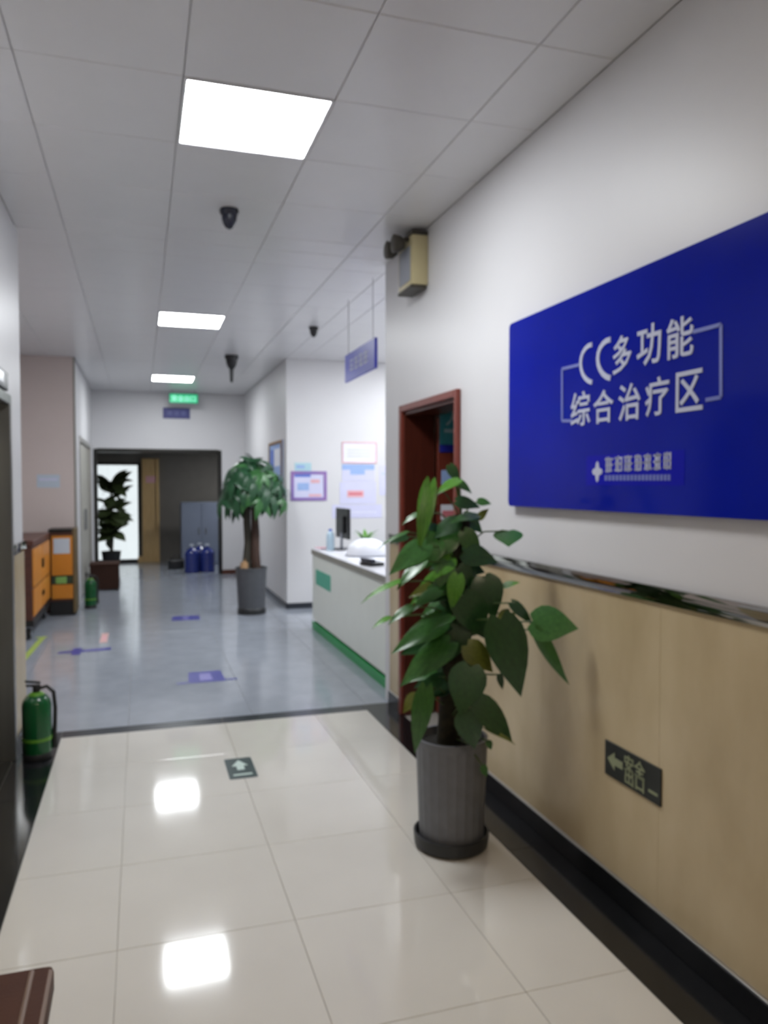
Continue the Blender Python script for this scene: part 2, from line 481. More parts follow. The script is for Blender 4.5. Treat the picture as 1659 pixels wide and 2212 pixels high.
# nook on the left, far corridor walls, recess walls, end wall
struct('wall_nook_side', MB().box(XN - 0.15, XN, 5.28, YN, 0, CEIL), 'wall_paint_warm')
struct('wall_nook_back', MB().box(XW, XL2 - 0.012, YN, YN + 0.06, 0, CEIL), 'wall_paint_warm')
D2A, D2B, D2Z = 10.85, 13.1, 2.2
struct('wall_left_far', MB().box(XW, XL2, YN + 0.06, D2A, 0, CEIL).box(XW, XL2, D2B, YE, 0, CEIL).box(XW, XL2, D2A, D2B, D2Z, CEIL)
       .box(XW, XL2 - 0.06, D2A, D2B, 0, D2Z), 'wall_paint')
struct('trim_4', MB().bev(XL2 - 0.014, XL2 + 0.006, YN - 0.006, YN + 0.062, 0, CEIL - 0.002, 0.003), 'counter_edge')
d3 = MB().bev(XL2 - 0.062, XL2 + 0.012, D2A, D2A + 0.06, 0, D2Z, 0.003).bev(XL2 - 0.062, XL2 + 0.012, D2B - 0.06, D2B, 0, D2Z, 0.003) \
    .bev(XL2 - 0.062, XL2 + 0.012, D2A + 0.06, D2B - 0.06, D2Z - 0.06, D2Z, 0.003).build('door_3', 'steel_trim', kind='structure')
for k in range(2):
    a = D2A + 0.06 + k * (D2B - D2A - 0.12) / 2
    lf = MB().bev(XL2 - 0.055, XL2 - 0.02, a + 0.002, a + (D2B - D2A - 0.12) / 2 - 0.002, 0.01, D2Z - 0.062, 0.003).build('door_leaf', 'grey_door', d3)
    MB().bev(XL2 - 0.02, XL2 + 0.01, a + (0.95 if k == 0 else 0.08), a + (0.98 if k == 0 else 0.11), 0.9, 1.2, 0.004).build('pull_handle', 'chrome', lf)
struct('wall_recess_front', MB().box(XR + T, XREC + 0.1, YT, YT + 0.12, 0, CEIL).box(XR + 0.008, XR + T, YT, YT + 0.12, 0, CEIL), 'wall_paint')
struct('wall_recess_side', MB().box(XREC, XREC + 0.1, YT + 0.12, YB, 0, CEIL), 'wall_paint')
struct('wall_recess_back', MB().box(XR2, XREC + 0.1, YB, YB + 0.15, 0, CEIL), 'wall_paint')
struct('wall_right_far', MB().box(XR2, XR2 + 0.15, YB + 0.15, YE, 0, CEIL), 'wall_paint')
struct('baseboard_recess', MB().bev(XR2 - 0.012, XREC, YB - 0.012, YB, 0, 0.07, 0.003).bev(XR2 - 0.012, XR2, YB - 0.012, YE, 0, 0.07, 0.003), 'threshold_stone')
OX0, OX1, OZ = -0.71, 1.315, 2.15
struct('wall_end', MB().box(-1.75, OX0, YE, YE + 0.2, 0, CEIL).box(OX1, 2.4, YE, YE + 0.2, 0, CEIL).box(OX0, OX1, YE, YE + 0.2, OZ, CEIL), 'wall_paint')
struct('trim_5', MB().bev(OX0 - 0.02, OX0 + 0.03, YE - 0.015, YE + 0.21, 0, OZ, 0.004).bev(OX1 - 0.02, OX1 + 0.03, YE - 0.015, YE + 0.21, 0, OZ, 0.004)
       .bev(OX0 + 0.03, OX1 - 0.02, YE - 0.015, YE + 0.21, OZ - 0.05, OZ + 0.01, 0.004), 'dark_steel')
struct('baseboard_end', MB().bev(OX1 + 0.03, XR2 - 0.012, YE - 0.015, YE, 0, 0.08, 0.003), 'brown_wood_dark')
struct('wall_behind', MB().box(-1.75, 1.9, Y0 - 0.1, Y0, 0, CEIL), 'wall_paint')

# lobby beyond the opening
LY = 16.2
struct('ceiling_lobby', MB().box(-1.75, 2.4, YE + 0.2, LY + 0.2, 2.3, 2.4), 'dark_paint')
GX0, GX1, GZ = -1.6, 0.0, 2.0  # glazing widened to the left, out of view, to light the lobby more
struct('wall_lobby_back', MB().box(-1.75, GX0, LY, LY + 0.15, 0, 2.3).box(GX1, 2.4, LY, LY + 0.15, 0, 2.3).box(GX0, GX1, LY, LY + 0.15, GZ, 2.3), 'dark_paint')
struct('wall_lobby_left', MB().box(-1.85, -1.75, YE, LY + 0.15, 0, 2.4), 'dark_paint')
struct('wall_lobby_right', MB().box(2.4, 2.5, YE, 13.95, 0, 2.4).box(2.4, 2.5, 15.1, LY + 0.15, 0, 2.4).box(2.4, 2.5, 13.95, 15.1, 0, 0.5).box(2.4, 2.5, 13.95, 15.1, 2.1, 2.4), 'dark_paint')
w2 = MB().bev(2.42, 2.48, 13.95, 14.0, 0.5, 2.1, 0.004).bev(2.42, 2.48, 15.05, 15.1, 0.5, 2.1, 0.004).bev(2.42, 2.48, 14.0, 15.05, 0.5, 0.55, 0.004) \
    .bev(2.42, 2.48, 14.0, 15.05, 2.05, 2.1, 0.004).build('fill_window', 'dark_steel', kind='structure')  # unseen window added to let fill daylight into the lobby
MB().box(2.445, 2.453, 14.0, 15.05, 0.55, 2.05).build('pane', 'glass_pane', w2)
gd = MB().bev(GX0, GX0 + 0.05, LY + 0.02, LY + 0.09, 0, GZ, 0.004).bev(GX1 - 0.05, GX1, LY + 0.02, LY + 0.09, 0, GZ, 0.004) \
    .bev(GX0 + 0.05, GX1 - 0.05, LY + 0.02, LY + 0.09, GZ - 0.05, GZ, 0.004).bev(GX0 + 0.05, GX1 - 0.05, LY + 0.02, LY + 0.09, 0, 0.06, 0.004) \
    .build('window_1', 'dark_steel', kind='structure')
MB().box(GX0 + 0.05, GX1 - 0.05, LY + 0.05, LY + 0.058, 0.06, GZ - 0.05).build('pane', 'glass_pane', gd)
struct('trim_6', MB().bev(0.03, 0.085, LY - 0.1, LY, 0, 2.08, 0.006).bev(0.3, 0.36, LY - 0.1, LY, 0, 2.08, 0.006).bev(0.085, 0.3, LY - 0.07, LY, 0, 2.08, 0.004)
       .bev(-0.06, 0.03, LY - 0.08, LY, 0, 0.12, 0.004), 'tan_wood')

# ------------------------------------------------------------------ ceiling lights
labels = ['bright square ceiling light panel nearest the camera, above the cream floor',
          'square ceiling light panel over the grey floor, second along the corridor',
          'farthest square ceiling light panel, just before the green exit sign',
          'square ceiling light panel behind the camera',
          'square ceiling light panel in the reception recess nearer the corridor wall',
          'added unseen light panel in the reception recess nearer its back wall']
for (lx, ly), lb in zip(LIGHTS_AT, labels):
    L = thing('ceiling_light', (lx + 0.3, ly + 0.3, CEIL), lb, 'ceiling light', 'ceiling light panels')
    f = 0.298
    MB().bev(-f, f, -f, -f + 0.014, -0.006, 0.014, 0.002).bev(-f, f, f - 0.014, f, -0.006, 0.014, 0.002) \
        .bev(-f, -f + 0.014, -f + 0.014, f - 0.014, -0.006, 0.014, 0.002).bev(f - 0.014, f, -f + 0.014, f - 0.014, -0.006, 0.014, 0.002).build('frame', 'light_frame', L)
    MB().box(-f + 0.014, f - 0.014, -f + 0.014, f - 0.014, -0.002, 0.01).build('diffuser', 'light_diffuser_dim' if ly < 0 else 'light_diffuser', L)

L = thing('ceiling_light', (1.9, 14.6, 2.3), 'added unseen fill light in the dim lobby beyond the opening', 'ceiling light', 'ceiling light panels')  # fill light added out of view to brighten the lobby
MB().bev(-0.22, 0.22, -0.22, 0.22, -0.02, 0, 0.004).build('frame', 'light_frame', L)
MB().box(-0.2, 0.2, -0.2, 0.2, -0.024, -0.0201).build('diffuser', 'light_diffuser', L)

# ------------------------------------------------------------------ big blue wall sign
SY0, SY1, SZ0, SZ1, SX = 1.51, 3.28, 1.452, 2.302, 1.655
sg = thing('wall_sign', (SX, (SY0 + SY1) / 2, SZ0), 'large glossy blue sign board with white Chinese lettering on the right wall', 'sign')
def sgp(x, y):   # sign-local (Y, Z) of a spot on the board
    p = on_x(x, y, SX - 0.002)
    return p.y - (SY0 + SY1) / 2, p.z - SZ0
hw = (SY1 - SY0) / 2
def rounded(w0, w1, h0, h1, r, n=5):
    out = []
    for cx, cy, a0 in ((w1 - r, h1 - r, 0), (w0 + r, h1 - r, 90), (w0 + r, h0 + r, 180), (w1 - r, h0 + r, 270)):
        for i in range(n + 1):
            a = math.radians(a0 + 90 * i / n)
            out.append((cx + r * math.cos(a), cy + r * math.sin(a)))
    return out
MB().prism(rounded(-hw, hw, 0, SZ1 - SZ0, 0.02), lambda u, v, w: (w, u, v), 0.026).build('board', 'sign_blue', sg)
MB().prism(rounded(-hw + 0.06, hw - 0.06, 0.06, SZ1 - SZ0 - 0.06, 0.02), lambda u, v, w: (w + 0.0262, u, v), 0.0065).build('mounting_plate', 'steel_trim', sg)
def char_on_sign(ch, x0, x1, y0, y1, bold=0.012):
    a, b = sgp(x0, (y0 + y1) / 2), sgp(x1, (y0 + y1) / 2)
    zt, zb = sgp((x0 + x1) / 2, y0)[1], sgp((x0 + x1) / 2, y1)[1]
    me = text_mesh(ch, 0.1, 0.1 * bold, 0.0012)
    xs = [v.co.x for v in me.vertices]; ys = [v.co.y for v in me.vertices]
    sx = (a[0] - b[0]) / (max(xs) - min(xs)); sy = (zt - zb) / (max(ys) - min(ys))
    me.transform(Matrix.Diagonal((sx, sy, 1, 1)))
    orient(me, RZ_RIGHT)
    link('lettering', me, sg, (-0.0015, (a[0] + b[0]) / 2, (zt + zb) / 2))
for ch, x0, x1, y0, y1 in [('多', 1324, 1364, 724, 806), ('功', 1376, 1428, 700, 788), ('能', 1440, 1498, 684, 772),
                           ('综', 1233, 1275, 846, 920), ('合', 1282, 1325, 842, 914), ('治', 1336, 1383, 828, 908),
                           ('疗', 1394, 1445, 814, 898), ('区', 1460, 1518, 800, 888)]:
    char_on_sign(ch, x0, x1, y0, y1)
def stroke(pts, wdt, nm, m):
    P = [Vector(sgp(*p)) for p in pts]
    left, right_ = [], []
    for k, p in enumerate(P):
        d = (P[min(k + 1, len(P) - 1)] - P[max(k - 1, 0)]).normalized()
        n = Vector((-d.y, d.x)) * wdt / 2
        left.append(p + n); right_.append(p - n)
    mb = MB()
    for k in range(len(P) - 1):
        mb.prism([left[k], left[k + 1], right_[k + 1], right_[k]], lambda u, v, w: (-w, u, v), 0.0025)
    mb.build(nm, m, sg)
def arc(xc, yc, rx, ry, a0, a1, n=10):
    return [(xc + rx * math.cos(math.radians(a0 + (a1 - a0) * i / n)), yc + ry * math.sin(math.radians(a0 + (a1 - a0) * i / n))) for i in range(n + 1)]
stroke(arc(1281, 785, 27, 41, 265, 95), 0.018, 'bracket_mark', 'letter_white')
stroke(arc(1321, 775, 30, 42, 265, 95), 0.02, 'bracket_mark', 'letter_white')
stroke([(1250, 788), (1214, 797)], 0.012, 'border_line', 'letter_line')
stroke([(1214, 797), (1214, 909)], 0.012, 'border_line', 'letter_line')
stroke([(1214, 909), (1236, 909)], 0.012, 'border_line', 'letter_line')
stroke([(1497, 717), (1557, 701)], 0.012, 'border_line', 'letter_line')
stroke([(1557, 701), (1557, 858)], 0.012, 'border_line', 'letter_line')
stroke([(1557, 858), (1524, 864)], 0.012, 'border_line', 'letter_line')
a, b = sgp(1266, 1017), sgp(1478, 1017)
MB().prism([(a[0], a[1] - 0.057), (a[0], a[1] + 0.057), (b[0], a[1] + 0.057), (b[0], a[1] - 0.057)], lambda u, v, w: (-w, u, v), 0.0008).build('logo_patch', 'sign_blue_bright', sg)
# emblem and the small line of hospital lettering (too soft to read: stroke clusters)
ec = sgp(1290, 1020)
emb = []
for i in range(20):
    t = 2 * math.pi * i / 20
    r = 0.026 * (1 + 0.35 * math.cos(4 * t))
    emb.append((ec[0] + r * math.sin(t), ec[1] + 0.002 + r * 1.15 * math.cos(t)))
MB().prism(emb, lambda u, v, w: (-0.0008 - w, u, v), 0.0015).build('emblem', 'letter_white', sg)
def pseudo_char(fn, w, h, seed, name, m, parent, t=0.0015):
    r = random.Random(seed)
    mb = MB()
    th = h * 0.11
    def bar(u0, u1, v0, v1):
        mb.prism([(u0, v0), (u1, v0), (u1, v1), (u0, v1)], fn, t)
    for k in range(3):
        v = h * (0.06 + 0.38 * k) + r.uniform(-0.03, 0.03) * h
        bar(w * r.uniform(0, 0.12), w * r.uniform(0.85, 1), v, v + th)
    for k in range(2):
        u = w * (0.15 + 0.55 * k + r.uniform(-0.08, 0.12))
        bar(u, u + th, h * r.uniform(0, 0.15), h * r.uniform(0.8, 1))
    if r.random() < 0.6:
        bar(w * 0.4, w * 0.4 + th, 0, h)
    mb.build(name, m, parent)
for k in range(7):
    x0 = 1306 + 21 * k
    p = sgp(x0, 1021 - (x0 - 1306) * 0.05); q = sgp(x0 + 18, 1021)
    pseudo_char(lambda u, v, w, p=p: (-0.0008 - w, p[0] - u, p[1] + v), p[0] - q[0], 0.058, 40 + k, 'logo_mark', 'letter_white', sg)
mb = MB()
for k in range(18):
    x0 = 1306 + 8 * k
    p = sgp(x0, 1038); q = sgp(x0 + 5.5, 1038)
    mb.prism([(p[0], p[1]), (q[0], p[1]), (q[0], p[1] + 0.02), (p[0], p[1] + 0.02)], lambda u, v, w: (-0.0008 - w, u, v), 0.0015)
mb.build('logo_mark', 'letter_line', sg)

# ------------------------------------------------------------------ emergency light by the ceiling
em = thing('emergency_light', (XR + 0.008, 4.56, 2.77), 'cream wall box with dark lamp heads high on the right wall near the ceiling', 'emergency light')
MB().bev(-0.105, 0, -0.13, 0.13, 0.0, 0.3, 0.008, 2).build('case', 'cream_plastic', em, 40)
MB().bev(-0.11, -0.105, -0.1, 0.1, 0.03, 0.24, 0.002).build('front_panel', 'grey_plastic', em)
MB().bev(-0.105, 0, -0.13, 0.13, 0.3, 0.325, 0.005).build('top_cover', 'dark_brown_plastic', em)
MB().bev(-0.112, -0.01, -0.125, 0.125, -0.02, 0.0, 0.004).build('bottom_cover', 'dark_brown_plastic', em)
for s in (-1, 1):
    MB().tube([(-0.1, 0.07 * s, 0.285), (-0.16, 0.07 * s, 0.27)], 0.014).lathe([(0.028, 0), (0.05, -0.03), (0.055, -0.07), (0.045, -0.075)], (-0.135, 0.07 * s, 0.25), 18, 'x').build('lamp_head', 'dark_brown_plastic', em, 40)

# ------------------------------------------------------------------ hanging blue sign over the counter
hs = thing('hanging_sign', (1.70, 6.0, 2.43), 'blue hanging sign with pale lettering above the reception counter', 'sign')
MB().bev(-0.012, 0.012, -0.44, 0.44, 0, 0.23, 0.003).build('panel', 'sign_blue_soft', hs)
for yy in (-0.36, 0.36):
    MB().tube([(0, yy, 0.23), (0, yy, CEIL - 2.43)], 0.0025, 6).build('wire', 'wire', hs)
for k in range(4):
    pseudo_char(lambda u, v, w, k=k: (-0.0122 - w, 0.27 - 0.14 * k - u, 0.07 + v), 0.115, 0.1, 70 + k, 'lettering', 'letter_white', hs)

# ------------------------------------------------------------------ exit sign and small blue sign at the end wall
ex = thing('exit_sign', (0.70, 13.2, 2.90), 'lit green exit sign hanging in front of the end wall', 'exit sign')
MB().bev(-0.24, 0.24, -0.015, 0.015, 0, 0.17, 0.004).build('case', 'exit_case', ex)
MB().bev(-0.225, 0.225, -0.018, -0.015, 0.012, 0.158, 0.001).build('lit_face', 'exit_green', ex)
link('lettering', orient(text_mesh('安全出口', 0.1, 0.002, 0.0008, 'exit_pale'), RZ_FRONT), ex, (0.0, -0.0192, 0.085))
for xx in (-0.18, 0.18):
    MB().tube([(xx, 0, 0.17), (xx, 0, CEIL - 2.90)], 0.004, 6).build('hanger', 'wire', ex)
bs = thing('door_sign', (0.60, YE - 0.001, 2.68), 'small dark blue sign plate on the end wall above the opening', 'sign')
MB().bev(-0.22, 0.22, -0.014, 0, 0, 0.18, 0.003).build('plate', 'sign_blue_far', bs)
for k in range(3):
    pseudo_char(lambda u, v, w, k=k: (-0.15 + 0.11 * k + u, -0.0142 - w, 0.055 + v), 0.08, 0.07, 90 + k, 'lettering', 'letter_line', bs)

# ------------------------------------------------------------------ ceiling cameras
def dome(loc, r, label, m, stem=0.0):
    o = thing('ceiling_camera', loc, label, 'camera', 'dark ceiling cameras')
    MB().lathe([(r * 0.95, 0), (r, -r * 0.25), (r * 0.92, -r * 0.5), (r * 0.8, -r * 0.6)], (0, 0, 0), 24).build('base_ring', m, o, 40)
    MB().lathe([(r * 0.8, -r * 0.6), (r * 0.78, -r * 1.0), (r * 0.62, -r * 1.5), (r * 0.38, -r * 1.85), (r * 0.1, -r * 2.0)], (0, 0, 0), 24).build('dome', m, o, 60)
    if stem:
        MB().lathe([(r * 0.3, -r * 1.9), (r * 0.22, -stem)], (0, 0, 0), 12).build('stem', m, o, 40)
dome((0.50, 4.50, CEIL), 0.055, 'black dome camera on the ceiling between the first and second lights', 'navy_plastic')
dome((1.66, 7.55, CEIL), 0.05, 'small black dome camera on the ceiling above the reception recess', 'black_plastic')
dome((1.07, 9.5, CEIL), 0.085, 'black ceiling camera with a hanging stem above the money tree', 'black_plastic', 0.32)

# ------------------------------------------------------------------ reception counter
CXF, CY0, CY1, CZ = 1.77, 5.36, 8.15, 0.865
ct = thing('reception_counter', (CXF, CY0, 0), 'long pale reception counter with green kick strip beside the right wall', 'counter')
ln = CY1 - CY0
MB().bev(0.03, 0.6, 0.02, ln - 0.02, 0.0, 0.11, 0.003).build('plinth', 'counter_edge', ct)
fp = MB().bev(0.0, 0.6, 0.0, ln, 0.1, CZ - 0.06, 0.003).build('body', 'counter_panel', ct)
MB().bev(-0.012, 0.62, -0.01, ln + 0.012, CZ - 0.06, CZ - 0.008, 0.003).build('edge_band', 'counter_edge', ct)
MB().bev(-0.015, 0.63, -0.012, ln + 0.015, CZ - 0.008, CZ, 0.002, 2).build('worktop', 'counter_top', ct)
MB().bev(-0.008, 0.03, -0.002, ln + 0.002, 0.0, 0.075, 0.002).build('kick_strip', 'green_strip', ct)
st = MB().prism(rounded(1.95, 2.62, 0.5, 0.66, 0.02), lambda u, v, w: (-w, u, v), 0.002).build('sticker', 'green_print', ct)

mo = thing('computer_monitor', (2.05, 7.93, CZ), 'black computer monitor seen from behind on the reception counter', 'monitor')
MB().bev(-0.01, 0.02, -0.26, 0.26, 0.12, 0.44, 0.006, 2).build('screen_housing', 'black_plastic', mo)
MB().bev(-0.035, -0.01, -0.14, 0.14, 0.18, 0.36, 0.01, 2).build('rear_bulge', 'black_plastic', mo)
MB().bev(-0.02, 0.0, -0.03, 0.03, 0.01, 0.2, 0.004).build('neck', 'grey_plastic', mo)
MB().bev(-0.09, 0.09, -0.12, 0.12, 0, 0.012, 0.004).build('foot', 'black_plastic', mo)

dm = thing('desk_cover', (2.1, 7.17, CZ), 'rounded white plastic hood standing on the reception counter', 'cover')
vs = [(0.2 * math.cos(t), 0.155 * math.sin(t) ** 0.8) for t in [math.pi / 2 * i / 8 for i in range(9)]]
MB().lathe([(0.205, 0), (0.205, 0.01)] + [(max(r, 0.004), h + 0.012) for r, h in vs], (0, 0, 0), 28).build('hood', 'white_plastic', dm, 60)
MB().lathe([(0.215, 0), (0.215, 0.012)], (0, 0, 0), 28).build('rim', 'grey_plastic', dm, 40)
ph = thing('desk_telephone', (1.88, 6.27, CZ), 'black desk telephone near the front edge of the reception counter', 'telephone', rz=0.3)
MB().bev(-0.07, 0.07, -0.09, 0.09, 0, 0.03, 0.008, 2).build('base', 'black_plastic', ph)
MB().bev(-0.065, -0.02, -0.095, 0.095, 0.032, 0.062, 0.012, 2).build('handset', 'navy_plastic', ph)
for i in range(3):
    for j in range(3):
        MB().bev(0.0 + 0.022 * i, 0.014 + 0.022 * i, -0.035 + 0.025 * j, -0.017 + 0.025 * j, 0.03, 0.034, 0.001).build('key', 'grey_plastic', ph)
bt = thing('water_bottle', (1.9, 7.86, CZ), 'pale clear bottle beside the black monitor on the counter', 'bottle')
MB().lathe([(0.04, 0), (0.042, 0.01), (0.042, 0.15), (0.03, 0.19), (0.016, 0.2)], (0, 0, 0), 18).build('body', 'bottle_clear', bt, 40)
MB().lathe([(0.018, 0.2), (0.018, 0.225)], (0, 0, 0), 14).build('cap', 'paper_deep_blue', bt, 40)
nb = thing('notebook', (1.865, 8.03, CZ), 'pink notebook at the far corner of the reception counter', 'notebook', rz=0.1)
MB().bev(-0.07, 0.07, -0.09, 0.09, 0, 0.012, 0.002).build('pages', 'paper_white', nb)
MB().bev(-0.073, 0.073, -0.093, 0.093, 0.012, 0.016, 0.001).build('cover', 'paper_pink', nb)
MB().bev(-0.15, 0.15, -0.11, 0.11, 0, 0.006, 0.001).build('paper_sheet', 'paper_white', None, loc=(1.96, 6.75, CZ), label='white sheet of paper between the hood and the telephone on the counter', cat='paper')
tr = thing('letter_tray', (2.12, 6.0, CZ), 'grey letter tray on the reception counter near the corridor wall', 'tray', rz=0.05)
MB().bev(-0.13, 0.13, -0.17, 0.17, 0, 0.01, 0.002).build('tray_floor', 'grey_plastic', tr)
for sx in (-1, 1):
    MB().bev(min(0.122 * sx, 0.134 * sx), max(0.122 * sx, 0.134 * sx), -0.17, 0.17, 0.01, 0.09, 0.003).build('tray_side', 'grey_plastic', tr)
MB().bev(-0.134, 0.134, 0.16, 0.172, 0.01, 0.09, 0.003).build('tray_back', 'grey_plastic', tr)
MB().bev(-0.11, 0.11, -0.15, 0.15, 0.01, 0.03, 0.002).build('papers', 'paper_white', tr)

# leaf meshes -------------------------------------------------------
def leaf_mesh(name, m, kind='heart', fold=0.18, droop=0.25, nl=8):
    """unit leaf: base at origin, tip at y=1, half width ~0.5, upper face +z"""
    prof = {'heart': [(-0.10, 0.20), (0.0, 0.36), (0.12, 0.47), (0.28, 0.5), (0.45, 0.45), (0.62, 0.34), (0.8, 0.18), (1.0, 0.0)],
            'lance': [(0.0, 0.04), (0.12, 0.26), (0.28, 0.43), (0.45, 0.5), (0.62, 0.44), (0.78, 0.29), (0.9, 0.13), (1.0, 0.0)]}[kind]
    mb = MB()
    rows = []
    for t, w in prof:
        z = -droop * max(t, 0) ** 2
        row = []
        for s in (-1, -0.55, 0, 0.55, 1):
            yy = t
            if kind == 'heart' and t <= 0.0:
                yy = t + (0.1 if s == 0 else 0.03 if abs(s) < 0.9 else 0.0)
            row.append((s * w, yy, z + fold * abs(s) * w - 0.08 * (abs(s) * w) ** 2 * 4))
        rows.append(row)
    vs = [p for r in rows for p in r]
    fs = []
    for k in range(len(rows) - 1):
        for i in range(4):
            fs.append((k * 5 + i, k * 5 + i + 1, (k + 1) * 5 + i + 1, (k + 1) * 5 + i))
    mb.add(vs, fs)
    me = bpy.data.meshes.new(name)
    me.from_pydata(mb.v, [], mb.f)
    me.materials.append(MATS[m])
    me.shade_smooth()
    return me
LM = {k: leaf_mesh('leaf', 'leaf_' + k) for k in ('bright', 'mid', 'dark', 'olive')}
LMT = {k: leaf_mesh('leaf', 'leaf_' + k, fold=0.1, droop=0.12) for k in ('bright', 'mid', 'dark', 'olive')}

def put_leaf(parent, me, base, tip, width, normal, origin, name='leaf'):
    base, tip = Vector(base), Vector(tip)
    yv = tip - base
    L = yv.length
    yv.normalize()
    n = Vector(normal)
    n = (n - yv * n.dot(yv)).normalized()
    xv = yv.cross(n).normalized()
    o = link(name, me, parent)
    M = Matrix((xv, yv, n)).transposed().to_4x4() @ Matrix.Diagonal((width, L, L, 1))
    M.translation = base - Vector(origin)
    o.matrix_local = M
    return o

# small plant on the counter
sp = thing('desk_plant', (2.2, 7.56, CZ), 'small light green potted plant behind the white hood on the counter', 'plant')
MB().lathe([(0.04, 0), (0.055, 0.09), (0.05, 0.09), (0.045, 0.08)], (0, 0, 0), 16).build('pot', 'white_plastic', sp, 40)
for k in range(9):
    a = k * 0.7
    d = Vector((math.cos(a), math.sin(a), 0))
    b = Vector((0, 0, 0.08))
    put_leaf(sp, LM['bright'], b + d * 0.02 + Vector((0, 0, 0.05)), b + d * 0.12 + Vector((0, 0, 0.12 + 0.03 * (k % 3))), 0.05, Vector((0, 0, 1)), (0, 0, 0))
MB().lathe([(0.012, 0.08), (0.006, 0.16)], (0, 0, 0), 8).build('stem', 'stem_green', sp)

# ------------------------------------------------------------------ notices on the recess back wall
def notice(name, x0, x1, z0, z1, m, label, cat, border=None, bw=0.025, extra=(), y=YB, t=0.004):
    o = thing(name, ((x0 + x1) / 2, y - 0.0005, z0), label, cat)
    w, h = (x1 - x0) / 2, z1 - z0
    MB().box(-w, w, -t, 0, 0, h).build('sheet', m, o)
    if border:
        for q in ((-w, w, 0, bw), (-w, w, h - bw, h), (-w, -w + bw, bw, h - bw), (w - bw, w, bw, h - bw)):
            MB().bev(q[0], q[1], -t - 0.006, -t, q[2], q[3], 0.001).build('border', border, o)
    for i, (a, b, c, d, mm, nm) in enumerate(extra):
        MB().box(-w + a * 2 * w, -w + b * 2 * w, -t - 0.001 - 0.0006 * i, -t, c * h, d * h).build(nm, mm, o)
    return o
notice('framed_poster', 1.79, 2.25, 1.355, 1.725, 'paper_lilac', 'purple framed poster beside the money tree on the white recess wall', 'poster', 'purple_frame', 0.04,
       [(0.1, 0.55, 0.8, 0.96, 'paper_deep_blue', 'print_band'), (0.55, 0.8, 0.6, 0.72, 'paper_pink', 'print_band'), (0.18, 0.5, 0.35, 0.6, 'paper_blue', 'print_band'), (0.5, 0.85, 0.14, 0.22, 'paper_pink', 'print_band')])
notice('small_plaque', 1.84, 2.05, 1.73, 1.83, 'pale_print', 'small pale teal plaque just above the purple framed poster', 'plaque', extra=[(0.1, 0.6, 0.3, 0.7, 'paper_blue', 'print_band')])
notice('red_bordered_notice', 2.45, 2.91, 1.83, 2.10, 'paper_white', 'white notice with a thin pink border, highest on the recess wall', 'notice', 'paper_pink', 0.014,
       [(0.15, 0.85, 0.6, 0.66, 'paper_lilac', 'print_line'), (0.15, 0.85, 0.45, 0.51, 'paper_lilac', 'print_line'), (0.15, 0.85, 0.3, 0.36, 'paper_lilac', 'print_line')])
nt_ = notice('blue_header_notice', 2.45, 2.88, 1.60, 1.815, 'paper_lilac', 'notice with a blue header band under the pink bordered notice', 'notice', extra=[(0.0, 1.0, 0.68, 1.0, 'paper_blue', 'print_band'), (0.25, 0.7, 0.4, 0.68, 'paper_blue', 'print_band')])
notice('red_seal_sheet', 2.42, 2.90, 1.31, 1.59, 'paper_lilac', 'white sheet with a red stamp line above the monitor', 'notice', extra=[(0.2, 0.66, 0.3, 0.62, 'paper_pink', 'print_band'), (0.24, 0.62, 0.4, 0.52, 'paper_red', 'print_line')])
notice('plain_sheet', 2.32, 2.98, 1.13, 1.30, 'paper_lilac', 'wide plain white sheet lowest on the recess wall', 'notice', extra=[(0.1, 0.9, 0.4, 0.46, 'paper_white', 'print_line')])
notice('side_sheet', 2.95, 3.2, 1.42, 1.8, 'paper_lilac', 'pale sheet at the right end of the recess wall notices', 'notice', extra=[(0.1, 0.9, 0.7, 0.76, 'paper_grey_blue', 'print_line')])
# notice in nook
notice('nook_notice', -1.2, -0.94, 1.52, 1.68, 'paper_grey_blue', 'small pale blue notice on the nook wall above the orange cabinets', 'notice', y=YN, extra=[(0.1, 0.9, 0.55, 0.7, 'paper_lilac', 'print_line')])

# framed board on the far right wall
fb = thing('framed_board', (XR2 - 0.0005, 10.25, 1.45), 'blue notice board with a brown wooden frame on the far right wall', 'notice board')
MB().bev(-0.012, 0, -0.5, 0.5, 0, 0.68, 0.002).build('backing', 'paper_blue', fb)
for q in ((-0.5, 0.5, 0, 0.035), (-0.5, 0.5, 0.645, 0.68), (-0.5, -0.465, 0.035, 0.645), (0.465, 0.5, 0.035, 0.645)):
    MB().bev(-0.026, -0.012, q[0], q[1], q[2], q[3], 0.003).build('frame_rail', 'cork', fb)
MB().box(-0.014, -0.012, -0.35, 0.1, 0.35, 0.58).build('pinned_sheet', 'paper_white', fb)
MB().box(-0.014, -0.012, 0.14, 0.4, 0.3, 0.58).build('pinned_sheet', 'paper_deep_blue', fb)

# ------------------------------------------------------------------ signs on the open door leaf
dl = 4.7795
ts = thing('door_notice', (1.995, dl, 1.77), 'teal printed sign with blue foot strip on the open brown door', 'sign')
MB().bev(-0.092, 0.092, -0.004, 0, 0, 0.31, 0.001).build('sheet', 'teal_print', ts)
MB().box(-0.092, 0.092, -0.0055, -0.004, 0, 0.05).build('foot_strip', 'sign_blue_soft', ts)
link('lettering', orient(text_mesh('人', 0.1, 0.003, 0.0006, 'pale_print'), RZ_FRONT), ts, (0.0, -0.0048, 0.225))
MB().box(-0.06, 0.06, -0.0052, -0.004, 0.13, 0.155).build('print_line', 'pale_print', ts)
MB().bev(-0.05, 0.05, -0.003, 0, 0, 0.095, 0.001).build('door_sticker', 'paper_blue', None, loc=(1.965, dl, 1.555), label='small light blue sticker on the open brown door below the teal sign', cat='sticker')
rs = thing('door_card', (1.965, 4.7725, 1.32), 'white card with red print on the open brown door', 'card')
